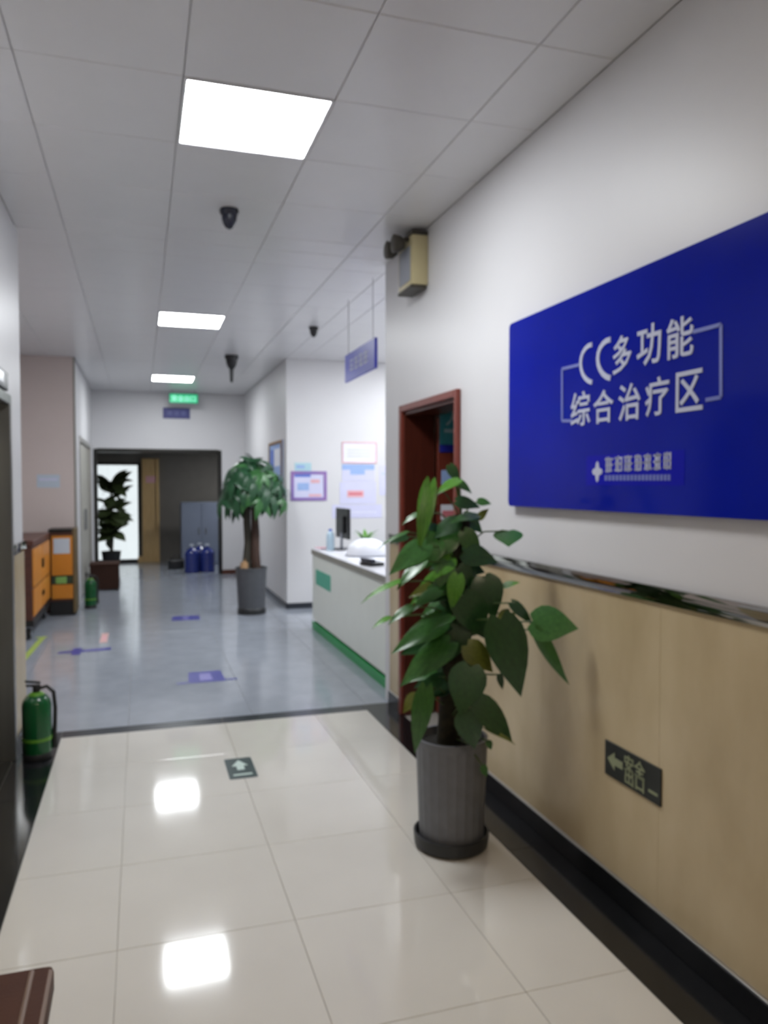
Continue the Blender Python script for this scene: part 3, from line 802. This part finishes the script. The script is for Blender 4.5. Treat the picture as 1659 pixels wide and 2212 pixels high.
MB().bev(-0.055, 0.055, -0.003, 0, 0, 0.1, 0.001).build('sheet', 'paper_white', rs)
MB().box(-0.045, 0.035, -0.0042, -0.003, 0.015, 0.06).build('print_band', 'paper_red', rs)

# ------------------------------------------------------------------ exit sign low on the right wall
we = thing('wall_exit_sign', (XR - 0.0004, 2.336, 0.455), 'dark exit sign with a left arrow low on the beige right wall', 'exit sign')
MB().bev(-0.006, 0, -0.164, 0.164, 0, 0.13, 0.001).build('plate', 'wall_exit_dark', we)
fnw = lambda u, v, w: (-0.006 - w, u, v)
MB().prism([(0.145, 0.066), (0.1, 0.1), (0.1, 0.08), (0.05, 0.08), (0.05, 0.052), (0.1, 0.052), (0.1, 0.032)], fnw, 0.0012).build('arrow', 'wall_exit_pale', we)
me = orient(text_mesh('安全', 0.062, 0.0012, 0.0006, 'wall_exit_pale'), RZ_RIGHT); link('lettering', me, we, (-0.0068, -0.02, 0.088))
me = orient(text_mesh('出口', 0.062, 0.0012, 0.0006, 'wall_exit_pale'), RZ_RIGHT); link('lettering', me, we, (-0.0068, -0.02, 0.04))
MB().prism([(-0.1, 0.03), (-0.15, 0.03), (-0.15, 0.04), (-0.1, 0.04)], fnw, 0.001).build('print_line', 'wall_exit_pale', we)

# ------------------------------------------------------------------ floor markings
fe = thing('floor_exit_sign', (0.508, 4.205, 0.0), 'dark green square exit arrow sticker on the cream floor', 'floor sticker')
fz = lambda u, v, w: (u, v, 0.0005 + w)
MB().prism(rounded(-0.075, 0.075, -0.155, 0.155, 0.01), fz, 0.001).build('sheet', 'floor_decal_green', fe)
fz2 = lambda u, v, w: (u, v, 0.0016 + w)
MB().prism([(0.0, 0.12), (0.045, 0.03), (0.02, 0.03), (0.02, -0.03), (-0.02, -0.03), (-0.02, 0.03), (-0.045, 0.03)], fz2, 0.0005).build('arrow', 'floor_decal_pale', fe)
MB().prism([(-0.05, -0.11), (0.05, -0.11), (0.05, -0.09), (-0.05, -0.09)], fz2, 0.0005).build('print_line', 'floor_decal_pale', fe)
def decal(loc, label, pieces):
    o = thing('floor_decal', loc, label, 'floor sticker')
    for nm, m, poly, lv in pieces:
        MB().prism(poly, (lambda u, v, w, lv=lv: (u, v, 0.0005 + 0.0012 * lv + w)), 0.001).build(nm, m, o)
decal((0.485, 6.3, 0), 'blue floor sticker with pale centre nearest the stone threshold', [
    ('sheet', 'floor_decal_blue', [(-0.145, -0.16), (0.15, -0.16), (0.135, 0.2), (-0.12, 0.2)], 0),
    ('line', 'floor_decal_blue', [(-0.23, -0.16), (-0.15, -0.16), (-0.15, -0.12), (-0.23, -0.12)], 0),
    ('line', 'floor_decal_blue', [(0.155, -0.14), (0.24, -0.14), (0.24, -0.1), (0.155, -0.1)], 0),
    ('print_block', 'floor_decal_lilac', [(-0.05, -0.1), (0.05, -0.1), (0.045, 0.12), (-0.04, 0.12)], 1)])
decal((-0.51, 7.65, 0), 'long blue floor strip near the left nook', [
    ('sheet', 'floor_decal_blue', [(-0.23, -0.06), (0.23, -0.03), (0.23, 0.1), (-0.23, 0.02)], 0),
    ('print_block', 'floor_decal_blue', [(-0.11, -0.16), (-0.03, -0.16), (-0.03, 0.14), (-0.11, 0.14)], 1),
    ('print_line', 'floor_decal_lilac', [(0.0, -0.015), (0.18, 0.005), (0.18, 0.045), (0.0, 0.025)], 1)])
decal((0.495, 9.2, 0), 'blue floor sticker farthest along the corridor, left of the money tree', [
    ('sheet', 'floor_decal_blue', [(-0.17, -0.15), (0.15, -0.15), (0.15, 0.15), (-0.15, 0.15)], 0),
    ('print_line', 'floor_decal_lilac', [(-0.04, -0.08), (0.02, -0.08), (0.02, 0.08), (-0.04, 0.08)], 1)])
decal((-0.365, 8.25, 0), 'tiny pink mark on the floor beyond the long blue strip', [  # narrow pink strip laid flat on the floor
    ('sheet', 'pink_mark', [(-0.035, -0.25), (0.035, -0.25), (0.035, 0.25), (-0.035, 0.25)], 0),
    ('print_line', 'paper_pink', [(-0.015, -0.1), (0.015, -0.1), (0.015, 0.1), (-0.015, 0.1)], 1)])
decal((-0.98, 7.85, 0), 'lime yellow tape strip on the floor of the left nook', [
    ('strip', 'tape_lime', [(-0.06, -0.55), (-0.005, -0.55), (0.045, 0.6), (-0.01, 0.6)], 0),
    ('strip_end', 'tape_lime', [(-0.05, 0.605), (0.06, 0.605), (0.06, 0.65), (-0.05, 0.65)], 0)])

# ------------------------------------------------------------------ bench at lower left
bn = thing('waiting_bench', (-0.44, 0.2, 0), 'brown leather waiting bench at the left wall, cut by the frame corner', 'bench')
bw0, bw1, bl = -0.24, 0.24, 1.68
MB().bev(bw0, bw1, 0, bl, 0.385, 0.45, 0.012, 2).build('seat', 'brown_leather', bn, 50)
MB().tube([(bw1 - 0.045, 0.02, 0.4485), (bw1 - 0.045, bl - 0.02, 0.4485)], 0.007, 8).build('piping', 'brown_piping', bn, 40)
MB().tube([(bw1 - 0.008, 0.02, 0.443), (bw1 - 0.008, bl - 0.02, 0.443)], 0.007, 8).build('piping', 'brown_piping', bn, 40)
MB().tube([(bw0 + 0.02, bl - 0.008, 0.443), (bw1 - 0.02, bl - 0.008, 0.443)], 0.006, 8).build('piping', 'brown_leather', bn, 40)
MB().bev(bw0 + 0.03, bw1 - 0.03, 0.04, bl - 0.04, 0.35, 0.385, 0.004).build('seat_frame', 'dark_steel', bn)
for lx in (bw0 + 0.05, bw1 - 0.04):
    for ly in (0.1, bl - 0.1):
        lg = MB().bev(lx - 0.018, lx + 0.018, ly - 0.018, ly + 0.018, 0.012, 0.35, 0.004).build('leg', 'chrome', bn)
        MB().lathe([(0.024, 0), (0.024, 0.012)], (lx, ly, 0), 12).build('foot_pad', 'rubber_black', lg)

# ------------------------------------------------------------------ green fire extinguishers
def extinguisher(loc, label, s=1.0, rz=0.0):
    o = thing('fire_extinguisher', loc, label, 'fire extinguisher', 'green fire extinguishers', rz)
    MB().lathe([(0.082 * s, 0), (0.088 * s, 0.005), (0.088 * s, 0.035), (0.084 * s, 0.04)], (0, 0, 0), 28).build('base_ring', 'rubber_black', o, 40)
    MB().lathe([(0.085 * s, 0.04), (0.087 * s, 0.06), (0.087 * s, 0.33), (0.08 * s, 0.36), (0.062 * s, 0.385), (0.035 * s, 0.4), (0.024 * s, 0.405)], (0, 0, 0), 28).build('cylinder', 'extinguisher_green', o, 50)
    MB().lathe([(0.0885 * s, 0.115), (0.0885 * s, 0.135)], (0, 0, 0), 28).build('lime_band', 'lime_band', o, 40)
    MB().lathe([(0.05 * s, 0.393), (0.04 * s, 0.402), (0.03 * s, 0.41)], (0, 0, 0), 20).build('collar', 'lime_band', o, 40)
    MB().lathe([(0.022 * s, 0.405), (0.022 * s, 0.445), (0.016 * s, 0.455)], (0, 0, 0), 16).build('valve', 'rubber_black', o, 40)
    lv = MB()
    for z0, z1, e in ((0.44, 0.448, -0.06), (0.46, 0.475, -0.065)):
        lv.prism([(0.025, z0), (0.025, z0 + 0.012), (e, z1 + 0.012), (e, z1)], lambda u, v, w: (u * s, w - 0.011, v), 0.022)
    lv.build('lever', 'rubber_black', o)
    MB().tube([(0.02, 0, 0.43), (0.06, 0.0, 0.44), (0.1, 0.0, 0.4), (0.108, 0.005, 0.3), (0.105, 0.01, 0.2), (0.1, 0.01, 0.14)],
              [0.011, 0.011, 0.012, 0.013, 0.013, 0.016], 10).build('hose', 'rubber_black', o, 60)
    o.scale = (0.9, 0.9, 0.92)
    MB().lathe([(0.017, 0.14), (0.02, 0.1), (0.022, 0.05)], (0.1, 0.01, 0), 12).build('nozzle', 'rubber_black', o, 60)
    return o
extinguisher((-0.575, 4.72, 0), 'nearer green fire extinguisher with black hose on the dark floor border', 1.0, 0.1)
extinguisher((-0.615, 10.33, 0), 'farther green fire extinguisher between orange cabinet and brown box', 0.95, 0.4)

# ------------------------------------------------------------------ orange cabinets in the nook
ca = thing('orange_cabinet', (-1.03, 8.3, 0), 'long orange wheeled cabinet with brown top along the nook side wall', 'cabinet')
La = 1.45
MB().bev(-0.4, -0.004, 0.0, La, 0.2, 0.94, 0.006).build('body', 'brown_wood_dark', ca)
MB().bev(-0.41, 0.012, -0.012, La + 0.01, 0.94, 1.0, 0.006).build('top', 'brown_wood_dark', ca)
for k in range(2):
    for j in range(2):
        d_ = MB().bev(-0.004, 0.012, 0.02 + k * La / 2, La / 2 - 0.015 + k * La / 2, (0.24, 0.53)[j], (0.51, 0.91)[j], 0.004).build('door', 'orange_panel', ca)
        MB().bev(0.012, 0.024, (La / 2 - 0.06) if k == 0 else (La / 2 + 0.045), (La / 2 - 0.045) if k == 0 else (La / 2 + 0.06), (0.36, 0.66)[j], (0.42, 0.76)[j], 0.003).build('handle', 'dark_steel', d_)
MB().bev(-0.4, 0.008, 0.0, La, 0.14, 0.2, 0.004).build('chassis', 'rubber_black', ca)
for wx in (-0.34, -0.05):
    for wy in (0.1, La - 0.1):
        w_ = MB().lathe([(0.05, -0.018), (0.06, -0.012), (0.06, 0.012), (0.05, 0.018)], (wx, wy, 0.06), 20, 'x').build('wheel', 'rubber_black', ca, 40)
        MB().lathe([(0.025, -0.021), (0.025, 0.021)], (wx, wy, 0.06), 14, 'x').build('hub', 'grey_plastic', w_, 40)
        MB().bev(wx - 0.03, wx + 0.03, wy - 0.03, wy + 0.03, 0.115, 0.14, 0.003).build('caster_plate', 'grey_plastic', w_)
cb = thing('end_cabinet', (-0.875, 9.82, 0), 'narrow orange cabinet with green label and white sheet facing the corridor', 'cabinet')
MB().bev(-0.155, 0.125, 0.0, 0.36, 0.0, 0.17, 0.004).build('plinth', 'rubber_black', cb)
MB().bev(-0.155, 0.125, 0.004, 0.36, 0.17, 0.99, 0.004).build('body', 'brown_wood_dark', cb)
MB().bev(-0.165, 0.13, -0.012, 0.37, 0.99, 1.03, 0.004).build('top', 'dark_steel', cb)
MB().bev(0.1, 0.135, -0.016, 0.37, 0.03, 1.035, 0.004).build('side_post', 'cabinet_side', cb)
MB().bev(-0.135, 0.1, -0.012, 0.004, 0.2, 0.37, 0.003).build('drawer', 'orange_panel', cb)
MB().bev(-0.135, 0.1, -0.01, 0.004, 0.38, 0.47, 0.003).build('label_band', 'dark_green_band', cb)
MB().bev(-0.09, 0.03, -0.016, -0.0101, 0.385, 0.465, 0.002).build('label_plate', 'green_label', cb)
MB().bev(-0.135, 0.1, -0.012, 0.004, 0.48, 0.95, 0.003).build('door', 'orange_panel', cb)
MB().bev(-0.11, 0.07, -0.0165, -0.0121, 0.74, 0.92, 0.001).build('sheet', 'paper_grey_blue', cb)

# brown box by the left wall
bb = thing('brown_box', (-0.515, 11.95, 0), 'dark brown wooden box on the floor beside the left wall', 'box')
MB().bev(-0.2, 0.2, 0.0, 0.4, 0.02, 0.36, 0.004).build('body', 'box_brown', bb)
MB().bev(-0.21, 0.21, -0.01, 0.41, 0.36, 0.4, 0.006).build('lid', 'box_brown', bb)
for lx in (-0.17, 0.17):
    MB().bev(lx - 0.02, lx + 0.02, 0.02, 0.06, 0, 0.02, 0.002).bev(lx - 0.02, lx + 0.02, 0.34, 0.38, 0, 0.02, 0.002).build('foot', 'rubber_black', bb)

# small green exit light at the nook corner
ns = thing('nook_exit_sign', (-1.47, 8.0, 2.34), 'tiny green exit light in the left nook behind the wall edge', 'exit sign')
MB().bev(-0.03, 0.02, -0.14, 0.14, 0, 0.13, 0.003).build('case', 'exit_case', ns)
MB().bev(0.02, 0.023, -0.13, 0.13, 0.01, 0.12, 0.001).build('lit_face', 'exit_green', ns)

# ------------------------------------------------------------------ lobby things
jug0 = None
for i, (x, y, lb) in enumerate([(0.86, 14.02, 'blue water jug in front, left of the pair by the opening'),
                                (1.13, 14.05, 'blue water jug in front, right of the pair by the opening'),
                                (1.02, 14.34, 'blue water jug standing behind the front pair')]):
    if jug0 is None:
        jug0 = thing('water_jug', (x, y, 0), lb, 'water jug', 'blue water jugs')
        prof = [(0.12, 0), (0.132, 0.015)]
        for k in range(4):
            z = 0.04 + 0.075 * k
            prof += [(0.132, z), (0.126, z + 0.02), (0.126, z + 0.03), (0.132, z + 0.05)]
        prof += [(0.13, 0.35), (0.1, 0.4), (0.04, 0.43), (0.03, 0.45), (0.03, 0.47)]
        MB().lathe(prof, (0, 0, 0), 26).build('body', 'jug_blue', jug0, 45)
        MB().lathe([(0.036, 0.465), (0.036, 0.5)], (0, 0, 0), 16).build('cap', 'jug_cap', jug0, 40)
    else:
        j = copy_tree(jug0)
        j.location = (x, y, 0)
        j['label'] = lb
lk = thing('steel_locker', (1.12, 15.2, 0), 'blue grey steel locker in the dim lobby behind the water jugs', 'locker')
MB().bev(-0.38, 0.38, 0, 0.45, 0.0, 1.22, 0.005).build('body', 'blue_grey_steel', lk)
for k in range(2):
    d_ = MB().bev(-0.375 + 0.38 * k, -0.005 + 0.38 * k, -0.014, 0, 0.06, 1.19, 0.003).build('door', 'blue_grey_steel', lk)
    MB().bev(-0.05 + 0.13 * k - 0.01, -0.05 + 0.13 * k + 0.01, -0.026, -0.014, 0.6, 0.72, 0.003).build('handle', 'chrome', d_)
bk = thing('black_bag', (0.62, 14.7, 0), 'black bag on the lobby floor left of the water jugs', 'bag')
MB().bev(-0.15, 0.15, -0.1, 0.1, 0, 0.19, 0.04, 3).build('body', 'black_plastic', bk, 60)
MB().tube([(-0.08, 0, 0.185), (-0.06, 0, 0.25), (0.06, 0, 0.25), (0.08, 0, 0.185)], 0.01, 8).build('handle', 'rubber_black', bk, 60)
MB().bev(-0.09, 0.09, -0.004, 0, 0, 0.13, 0.001).build('post_notice', 'paper_pink', None, loc=(0.2, LY - 0.0705, 1.6), label='pink notice on the tan wooden post in the lobby', cat='notice')

# lobby palm in front of the bright glass door
pl = thing('lobby_palm', (-0.52, 14.9, 0), 'dark leafy potted palm in front of the bright lobby glass door', 'plant')
MB().lathe([(0.13, 0), (0.17, 0.32), (0.18, 0.34), (0.165, 0.34), (0.15, 0.3)], (0, 0, 0), 22).build('pot', 'pot_dark', pl, 40)
MB().lathe([(0.15, 0.3), (0.01, 0.305)], (0, 0, 0), 18).build('soil', 'soil', pl)
MB().tube([(0, 0, 0.3), (0.03, 0, 0.8), (0.0, 0.02, 1.62)], [0.035, 0.03, 0.018], 10).build('trunk', 'trunk_grey', pl, 60)
LSH = leaf_mesh('leaf', 'leaf_shade', 'lance', 0.15, 0.35)
r2 = random.Random(3)
for k in range(70):
    a = r2.uniform(0, 2 * math.pi)
    z = r2.uniform(0.6, 1.6)
    b = Vector((0.02, 0, z))
    ln_ = r2.uniform(0.28, 0.46)
    d = Vector((math.cos(a) * 0.75, math.sin(a) * 0.6, r2.uniform(-0.5, 0.9))).normalized()
    tip = b + d * ln_
    if tip.x < -0.2: tip.x = -0.2
    put_leaf(pl, LSH, b, tip, 0.22, Vector((0, -0.6, 1)), (0, 0, 0))

# ------------------------------------------------------------------ money tree
MT = Vector((1.27, 9.32, 0))
mt = thing('money_tree', MT, 'money tree with twin trunks in a grey pot by the recess corner', 'plant')
prof = [(0.15, 0.0), (0.156, 0.01), (0.158, 0.07), (0.162, 0.075), (0.186, 0.53), (0.192, 0.535), (0.192, 0.56), (0.178, 0.56), (0.172, 0.5)]
MB().lathe(prof, (0, 0, 0), 30).build('pot', 'pot_charcoal', mt, 30)
MB().lathe([(0.17, 0.0), (0.172, 0.06), (0.16, 0.075)], (0, 0, 0), 30).build('saucer', 'pot_dark', mt, 30)
MB().lathe([(0.172, 0.515), (0.01, 0.525)], (0, 0, 0), 20).build('soil', 'soil', mt)
MB().tube([(-0.05, 0, 0.5), (-0.055, 0.01, 0.62), (-0.035, 0.01, 0.85), (-0.05, 0, 1.12), (-0.03, 0, 1.4)], [0.055, 0.05, 0.046, 0.044, 0.03], 12).build('trunk', 'trunk_grey', mt, 60)
MB().tube([(0.06, 0.0, 0.5), (0.045, -0.02, 0.75), (0.05, -0.02, 0.95), (0.045, 0, 1.15), (0.03, 0, 1.45)], [0.06, 0.055, 0.05, 0.045, 0.03], 12).build('trunk', 'trunk_brown', mt, 60)
MB().tube([(-0.1, -0.07, 0.5), (-0.09, -0.06, 0.62), (-0.08, -0.05, 0.66)], [0.05, 0.045, 0.02], 10).build('root_stump', 'cork', mt, 60)
def palmate(m, seed):
    r = random.Random(seed)
    base = leaf_mesh('tmp', m, 'lance', 0.12, 0.45)
    vs, fs = [], []
    for k in range(6):
        a = math.radians(-125 + 50 * k + r.uniform(-8, 8))
        L = (0.8, 0.95, 1.0, 1.0, 0.95, 0.8)[k] * r.uniform(0.9, 1.05)
        M = Matrix.Rotation(-a, 4, 'Z') @ Matrix.Rotation(r.uniform(-0.35, -0.05), 4, 'X') @ Matrix.Diagonal((0.36 * L, L, L, 1))
        o = len(vs)
        vs += [tuple(M @ v.co) for v in base.vertices]
        fs += [tuple(i + o for i in p.vertices) for p in base.polygons]
    me = bpy.data.meshes.new('leaf')
    me.from_pydata(vs, [], fs)
    me.materials.append(MATS[m])
    me.shade_smooth()
    return me
PM = [palmate('leaf_tree', 1), palmate('leaf_tree', 2), palmate('leaf_tree_light', 3)]
r3 = random.Random(11)
stems = MB()
NT = 62
for k in range(NT):
    u = (k + 0.5) / NT
    el = math.asin(1 - 1.35 * u)                      # from top to a little below the middle
    az = k * 2.39996
    d = Vector((math.cos(az) * math.cos(el), math.sin(az) * math.cos(el) * 0.85, math.sin(el)))
    R = r3.uniform(0.24, 0.32) * (0.82 + 0.42 * u)
    c = Vector((0.015, -0.06, 1.49))
    p = c + Vector((d.x * R * 1.15, d.y * R, d.z * R * 1.3 + 0.03))
    start = Vector((0.0, 0, 1.25 + 0.18 * r3.random()))
    stems.tube([start, (start + p) / 2 + Vector((0, 0, 0.03)), p], 0.005, 5)
    out = Vector((d.x * 0.9, d.y * 0.9, d.z * 0.4 - 0.75)).normalized()
    sz = r3.uniform(0.22, 0.31)
    if p.x + out.x * sz > 0.46: out.x *= 0.3
    if p.x + out.x * sz > 0.44 and p.y > -0.1: p.x -= 0.06
    nrm = Vector((d.x * 0.9, d.y * 0.9 - 0.15, 0.6))
    put_leaf(mt, PM[2] if r3.random() < 0.25 else PM[k % 2], p, p + out * sz, sz, nrm, (0, 0, 0))
stems.build('stems', 'stem_green', mt, 60)

# ------------------------------------------------------------------ the climbing plant in the foreground
PP = Vector((1.265, 3.03, 0))
pp = thing('climbing_plant', PP, 'large climbing plant on a dark pole in a grey pot by the right wall', 'plant')
n = 72
vs, fs, prof = [], [], [(0.134, 0.03), (0.137, 0.06), (0.152, 0.44), (0.155, 0.455), (0.155, 0.475), (0.142, 0.475), (0.138, 0.43)]
mb = MB()
for (r, h) in prof:
    for i in range(n):
        rr = r * (1 + (0.012 if (i % 3 == 0) else -0.004) * (1 if 0.05 < h < 0.45 else 0))
        a = 2 * math.pi * i / n
        vs.append((rr * math.cos(a), rr * math.sin(a), h))
for k in range(len(prof) - 1):
    for i in range(n):
        j = (i + 1) % n
        fs.append((k * n + i, k * n + j, (k + 1) * n + j, (k + 1) * n + i))
fs.append(tuple(range(n - 1, -1, -1)))
mb.add(vs, fs).build('pot', 'pot_grey', pp)
MB().lathe([(0.14, 0), (0.158, 0.012), (0.163, 0.065), (0.155, 0.066), (0.146, 0.03), (0.12, 0.028)], (0, 0, 0), 40).build('saucer', 'pot_dark', pp, 30)
MB().lathe([(0.14, 0.44), (0.01, 0.45)], (0, 0, 0), 24).build('soil', 'soil', pp)
pole_b, pole_t = on_y(968, 1620, 3.03) - PP, on_y(998, 1112, 3.05) - PP
pole_b.z = 0.42
MB().tube([pole_b.lerp(pole_t, t) for t in (0, 0.25, 0.5, 0.75, 1)], [0.052, 0.05, 0.046, 0.042, 0.036], 14).build('moss_pole', 'moss_pole', pp, 60)

def P2(cx, cy, Y):
    """spot of the plant seen at the crop's pixel, at depth Y, kept off the wall"""
    x, y = 780 + cx / 3.352, 980 + cy / 3.352
    p = on_y(x, y, Y)
    if p.x > 1.62:
        p = on_x(x, y, 1.62)
    return p
def LF(b, t, w, kind, yb=3.0, yt=2.95, up=0.5, flat=False, side=0.0):
    p0, p1 = P2(*b, yb), P2(*t, yt)
    d = ((p0 + p1) / 2 - CAM).length
    width = w / 3.352 / F_PX * d
    to_cam = (CAM - (p0 + p1) / 2).normalized()
    nrm = to_cam + Vector((0, 0, up)) + RIGHT * side
    put_leaf(pp, (LMT if flat else LM)[kind], p0, p1, width, nrm, PP)
LEAVES = [
    # upper left, young bright leaves
    ((500, 215), (415, 700), 135, 'bright', 2.98, 2.9, 0.2), ((705, 190), (545, 255), 95, 'bright', 3.0, 2.94, 1.2),
    ((640, 85), (720, 215), 85, 'mid', 3.05, 3.02, 0.8), ((680, 190), (810, 270), 75, 'mid', 3.03, 2.98, 0.8),
    ((690, 345), (865, 370), 110, 'dark', 3.0, 2.95, 0.6), ((840, 450), (655, 455), 100, 'mid', 2.98, 2.93, 1.2),
    ((845, 345), (945, 350), 75, 'mid', 3.03, 3.0, 0.8), ((850, 470), (915, 395), 65, 'olive', 3.03, 3.0, 0.6),
    ((1063, 560), (1068, 655), 215, 'mid', 3.0, 2.9, 1.6, True), ((560, 540), (455, 520), 70, 'dark', 3.03, 3.0, 0.4),
    ((420, 430), (290, 490), 50, 'mid', 3.05, 3.03, 1.4), ((330, 570), (120, 640), 40, 'mid', 3.02, 2.98, 1.6),
    ((330, 600), (215, 630), 70, 'dark', 3.05, 3.02, 0.6),
    # middle left
    ((470, 660), (215, 830), 190, 'mid', 2.96, 2.9, 0.5), ((450, 780), (250, 935), 110, 'mid', 2.92, 2.86, 1.6),
    ((280, 925), (0, 1015), 62, 'bright', 2.9, 2.84, 1.8), ((560, 960), (360, 1000), 120, 'olive', 3.0, 2.96, 0.8),
    ((560, 990), (370, 1090), 120, 'mid', 2.92, 2.86, 1.5), ((370, 1110), (195, 1200), 90, 'mid', 2.9, 2.86, 1.3),
    ((205, 1185), (85, 1235), 52, 'bright', 2.9, 2.86, 1.4), ((655, 1180), (520, 1240), 95, 'mid', 2.88, 2.84, 1.6),
    ((590, 1230), (235, 1375), 190, 'mid', 2.93, 2.86, 0.9), ((560, 1330), (310, 1420), 200, 'dark', 2.97, 2.92, 0.4),
    ((640, 1370), (285, 1630), 220, 'mid', 2.92, 2.86, 0.6), ((640, 1290), (430, 1480), 220, 'dark', 2.98, 2.94, 0.3),
    ((470, 1700), (375, 2195), 150, 'mid', 2.86, 2.84, 0.4), ((400, 1750), (300, 1870), 100, 'olive', 2.93, 2.92, 0.4),
    ((560, 1620), (470, 1740), 110, 'dark', 2.95, 2.9, 0.3),
    # centre
    ((560, 640), (470, 820), 150, 'mid', 3.0, 2.97, 0.3), ((700, 880), (650, 1130), 130, 'bright', 2.9, 2.88, 0.4),
    ((620, 780), (560, 960), 160, 'mid', 2.97, 2.93, 0.4), ((520, 520), (400, 700), 140, 'mid', 3.04, 3.0, 0.3),
    ((700, 830), (800, 960), 170, 'dark', 2.95, 2.92, 0.3), ((740, 1030), (910, 1350), 255, 'dark', 2.9, 2.86, 0.2),
    ((640, 870), (530, 940), 130, 'dark', 2.98, 2.95, 0.4), ((600, 1000), (700, 1180), 130, 'dark', 2.98, 2.96, 0.2),
    ((720, 1250), (640, 1500), 200, 'dark', 2.95, 2.93, 0.2),
    # right
    ((745, 720), (990, 765), 185, 'dark', 2.97, 2.88, 0.5), ((760, 820), (900, 850), 120, 'dark', 3.0, 2.96, 0.4),
    ((890, 900), (975, 1190), 235, 'dark', 2.9, 2.84, 0.3), ((1030, 960), (1140, 915), 70, 'bright', 2.9, 2.86, 1.2),
    ((900, 890), (1010, 1000), 110, 'dark', 2.95, 2.9, 0.6), ((1080, 1150), (980, 1260), 120, 'olive', 2.85, 2.82, 0.4),
    ((1245, 1215), (1570, 1255), 275, 'mid', 2.72, 2.6, 0.35, True), ((1265, 1275), (1490, 1690), 115, 'mid', 2.7, 2.6, 0.3, True, -0.8),
    ((1010, 1200), (1165, 1775), 300, 'dark', 2.74, 2.68, 0.15, True), ((770, 1390), (970, 1575), 185, 'olive', 2.86, 2.8, 0.4),
    ((790, 1545), (715, 1900), 275, 'dark', 2.78, 2.74, 0.15, True), ((835, 1790), (1135, 2080), 200, 'dark', 2.78, 2.7, 0.6),
    ((760, 1870), (830, 2160), 200, 'dark', 2.78, 2.75, 0.1), ((1090, 1080), (1260, 1230), 90, 'dark', 2.8, 2.74, 0.6),
    ((920, 2080), (945, 2150), 50, 'mid', 2.85, 2.84, 0.3), ((880, 2260), (915, 2350), 55, 'mid', 2.84, 2.83, 0.3),
    ((1000, 1600), (1030, 1720), 50, 'dark', 2.8, 2.8, 0.3),
]
rl = random.Random(21)
for k in range(34):                                  # inner leaves close to the pole
    cy0 = 430 + 1300 * (k + 0.5) / 34
    side = -1 if k % 3 else 1
    bx = 735 - (cy0 - 400) * 0.075
    bx += side * rl.uniform(0, 60)
    tx = bx + side * rl.uniform(130, 300) * (1.0 if side < 0 else 0.6)
    yb = rl.uniform(2.97, 3.1)
    LEAVES.append(((bx, cy0), (tx, cy0 + rl.uniform(40, 190)), rl.uniform(110, 190), rl.choice(['dark', 'mid', 'dark', 'mid', 'bright'] if cy0 < 900 else ['dark', 'mid', 'dark']), yb, yb - rl.uniform(0.0, 0.06), rl.uniform(0.2, 1.0)))
for q in LEAVES:
    LF(*q)
# yellowed rim of the low right leaf
LF((900, 1985), (1130, 2085), 40, 'olive', 2.77, 2.69, 0.7)
stm = MB()
r4 = random.Random(5)
for q in LEAVES:
    p = P2(*q[0], q[4]) - PP
    t = min(max((p.z - 0.45) / (pole_t.z - 0.45) - 0.08, 0.05), 0.98)
    a = pole_b.lerp(pole_t, t)
    mid = (a + p) / 2 + Vector((0, 0, 0.02 + 0.02 * r4.random()))
    stm.tube([a, mid, p], 0.0035, 5)
stm.build('stems', 'stem_green', pp, 60)
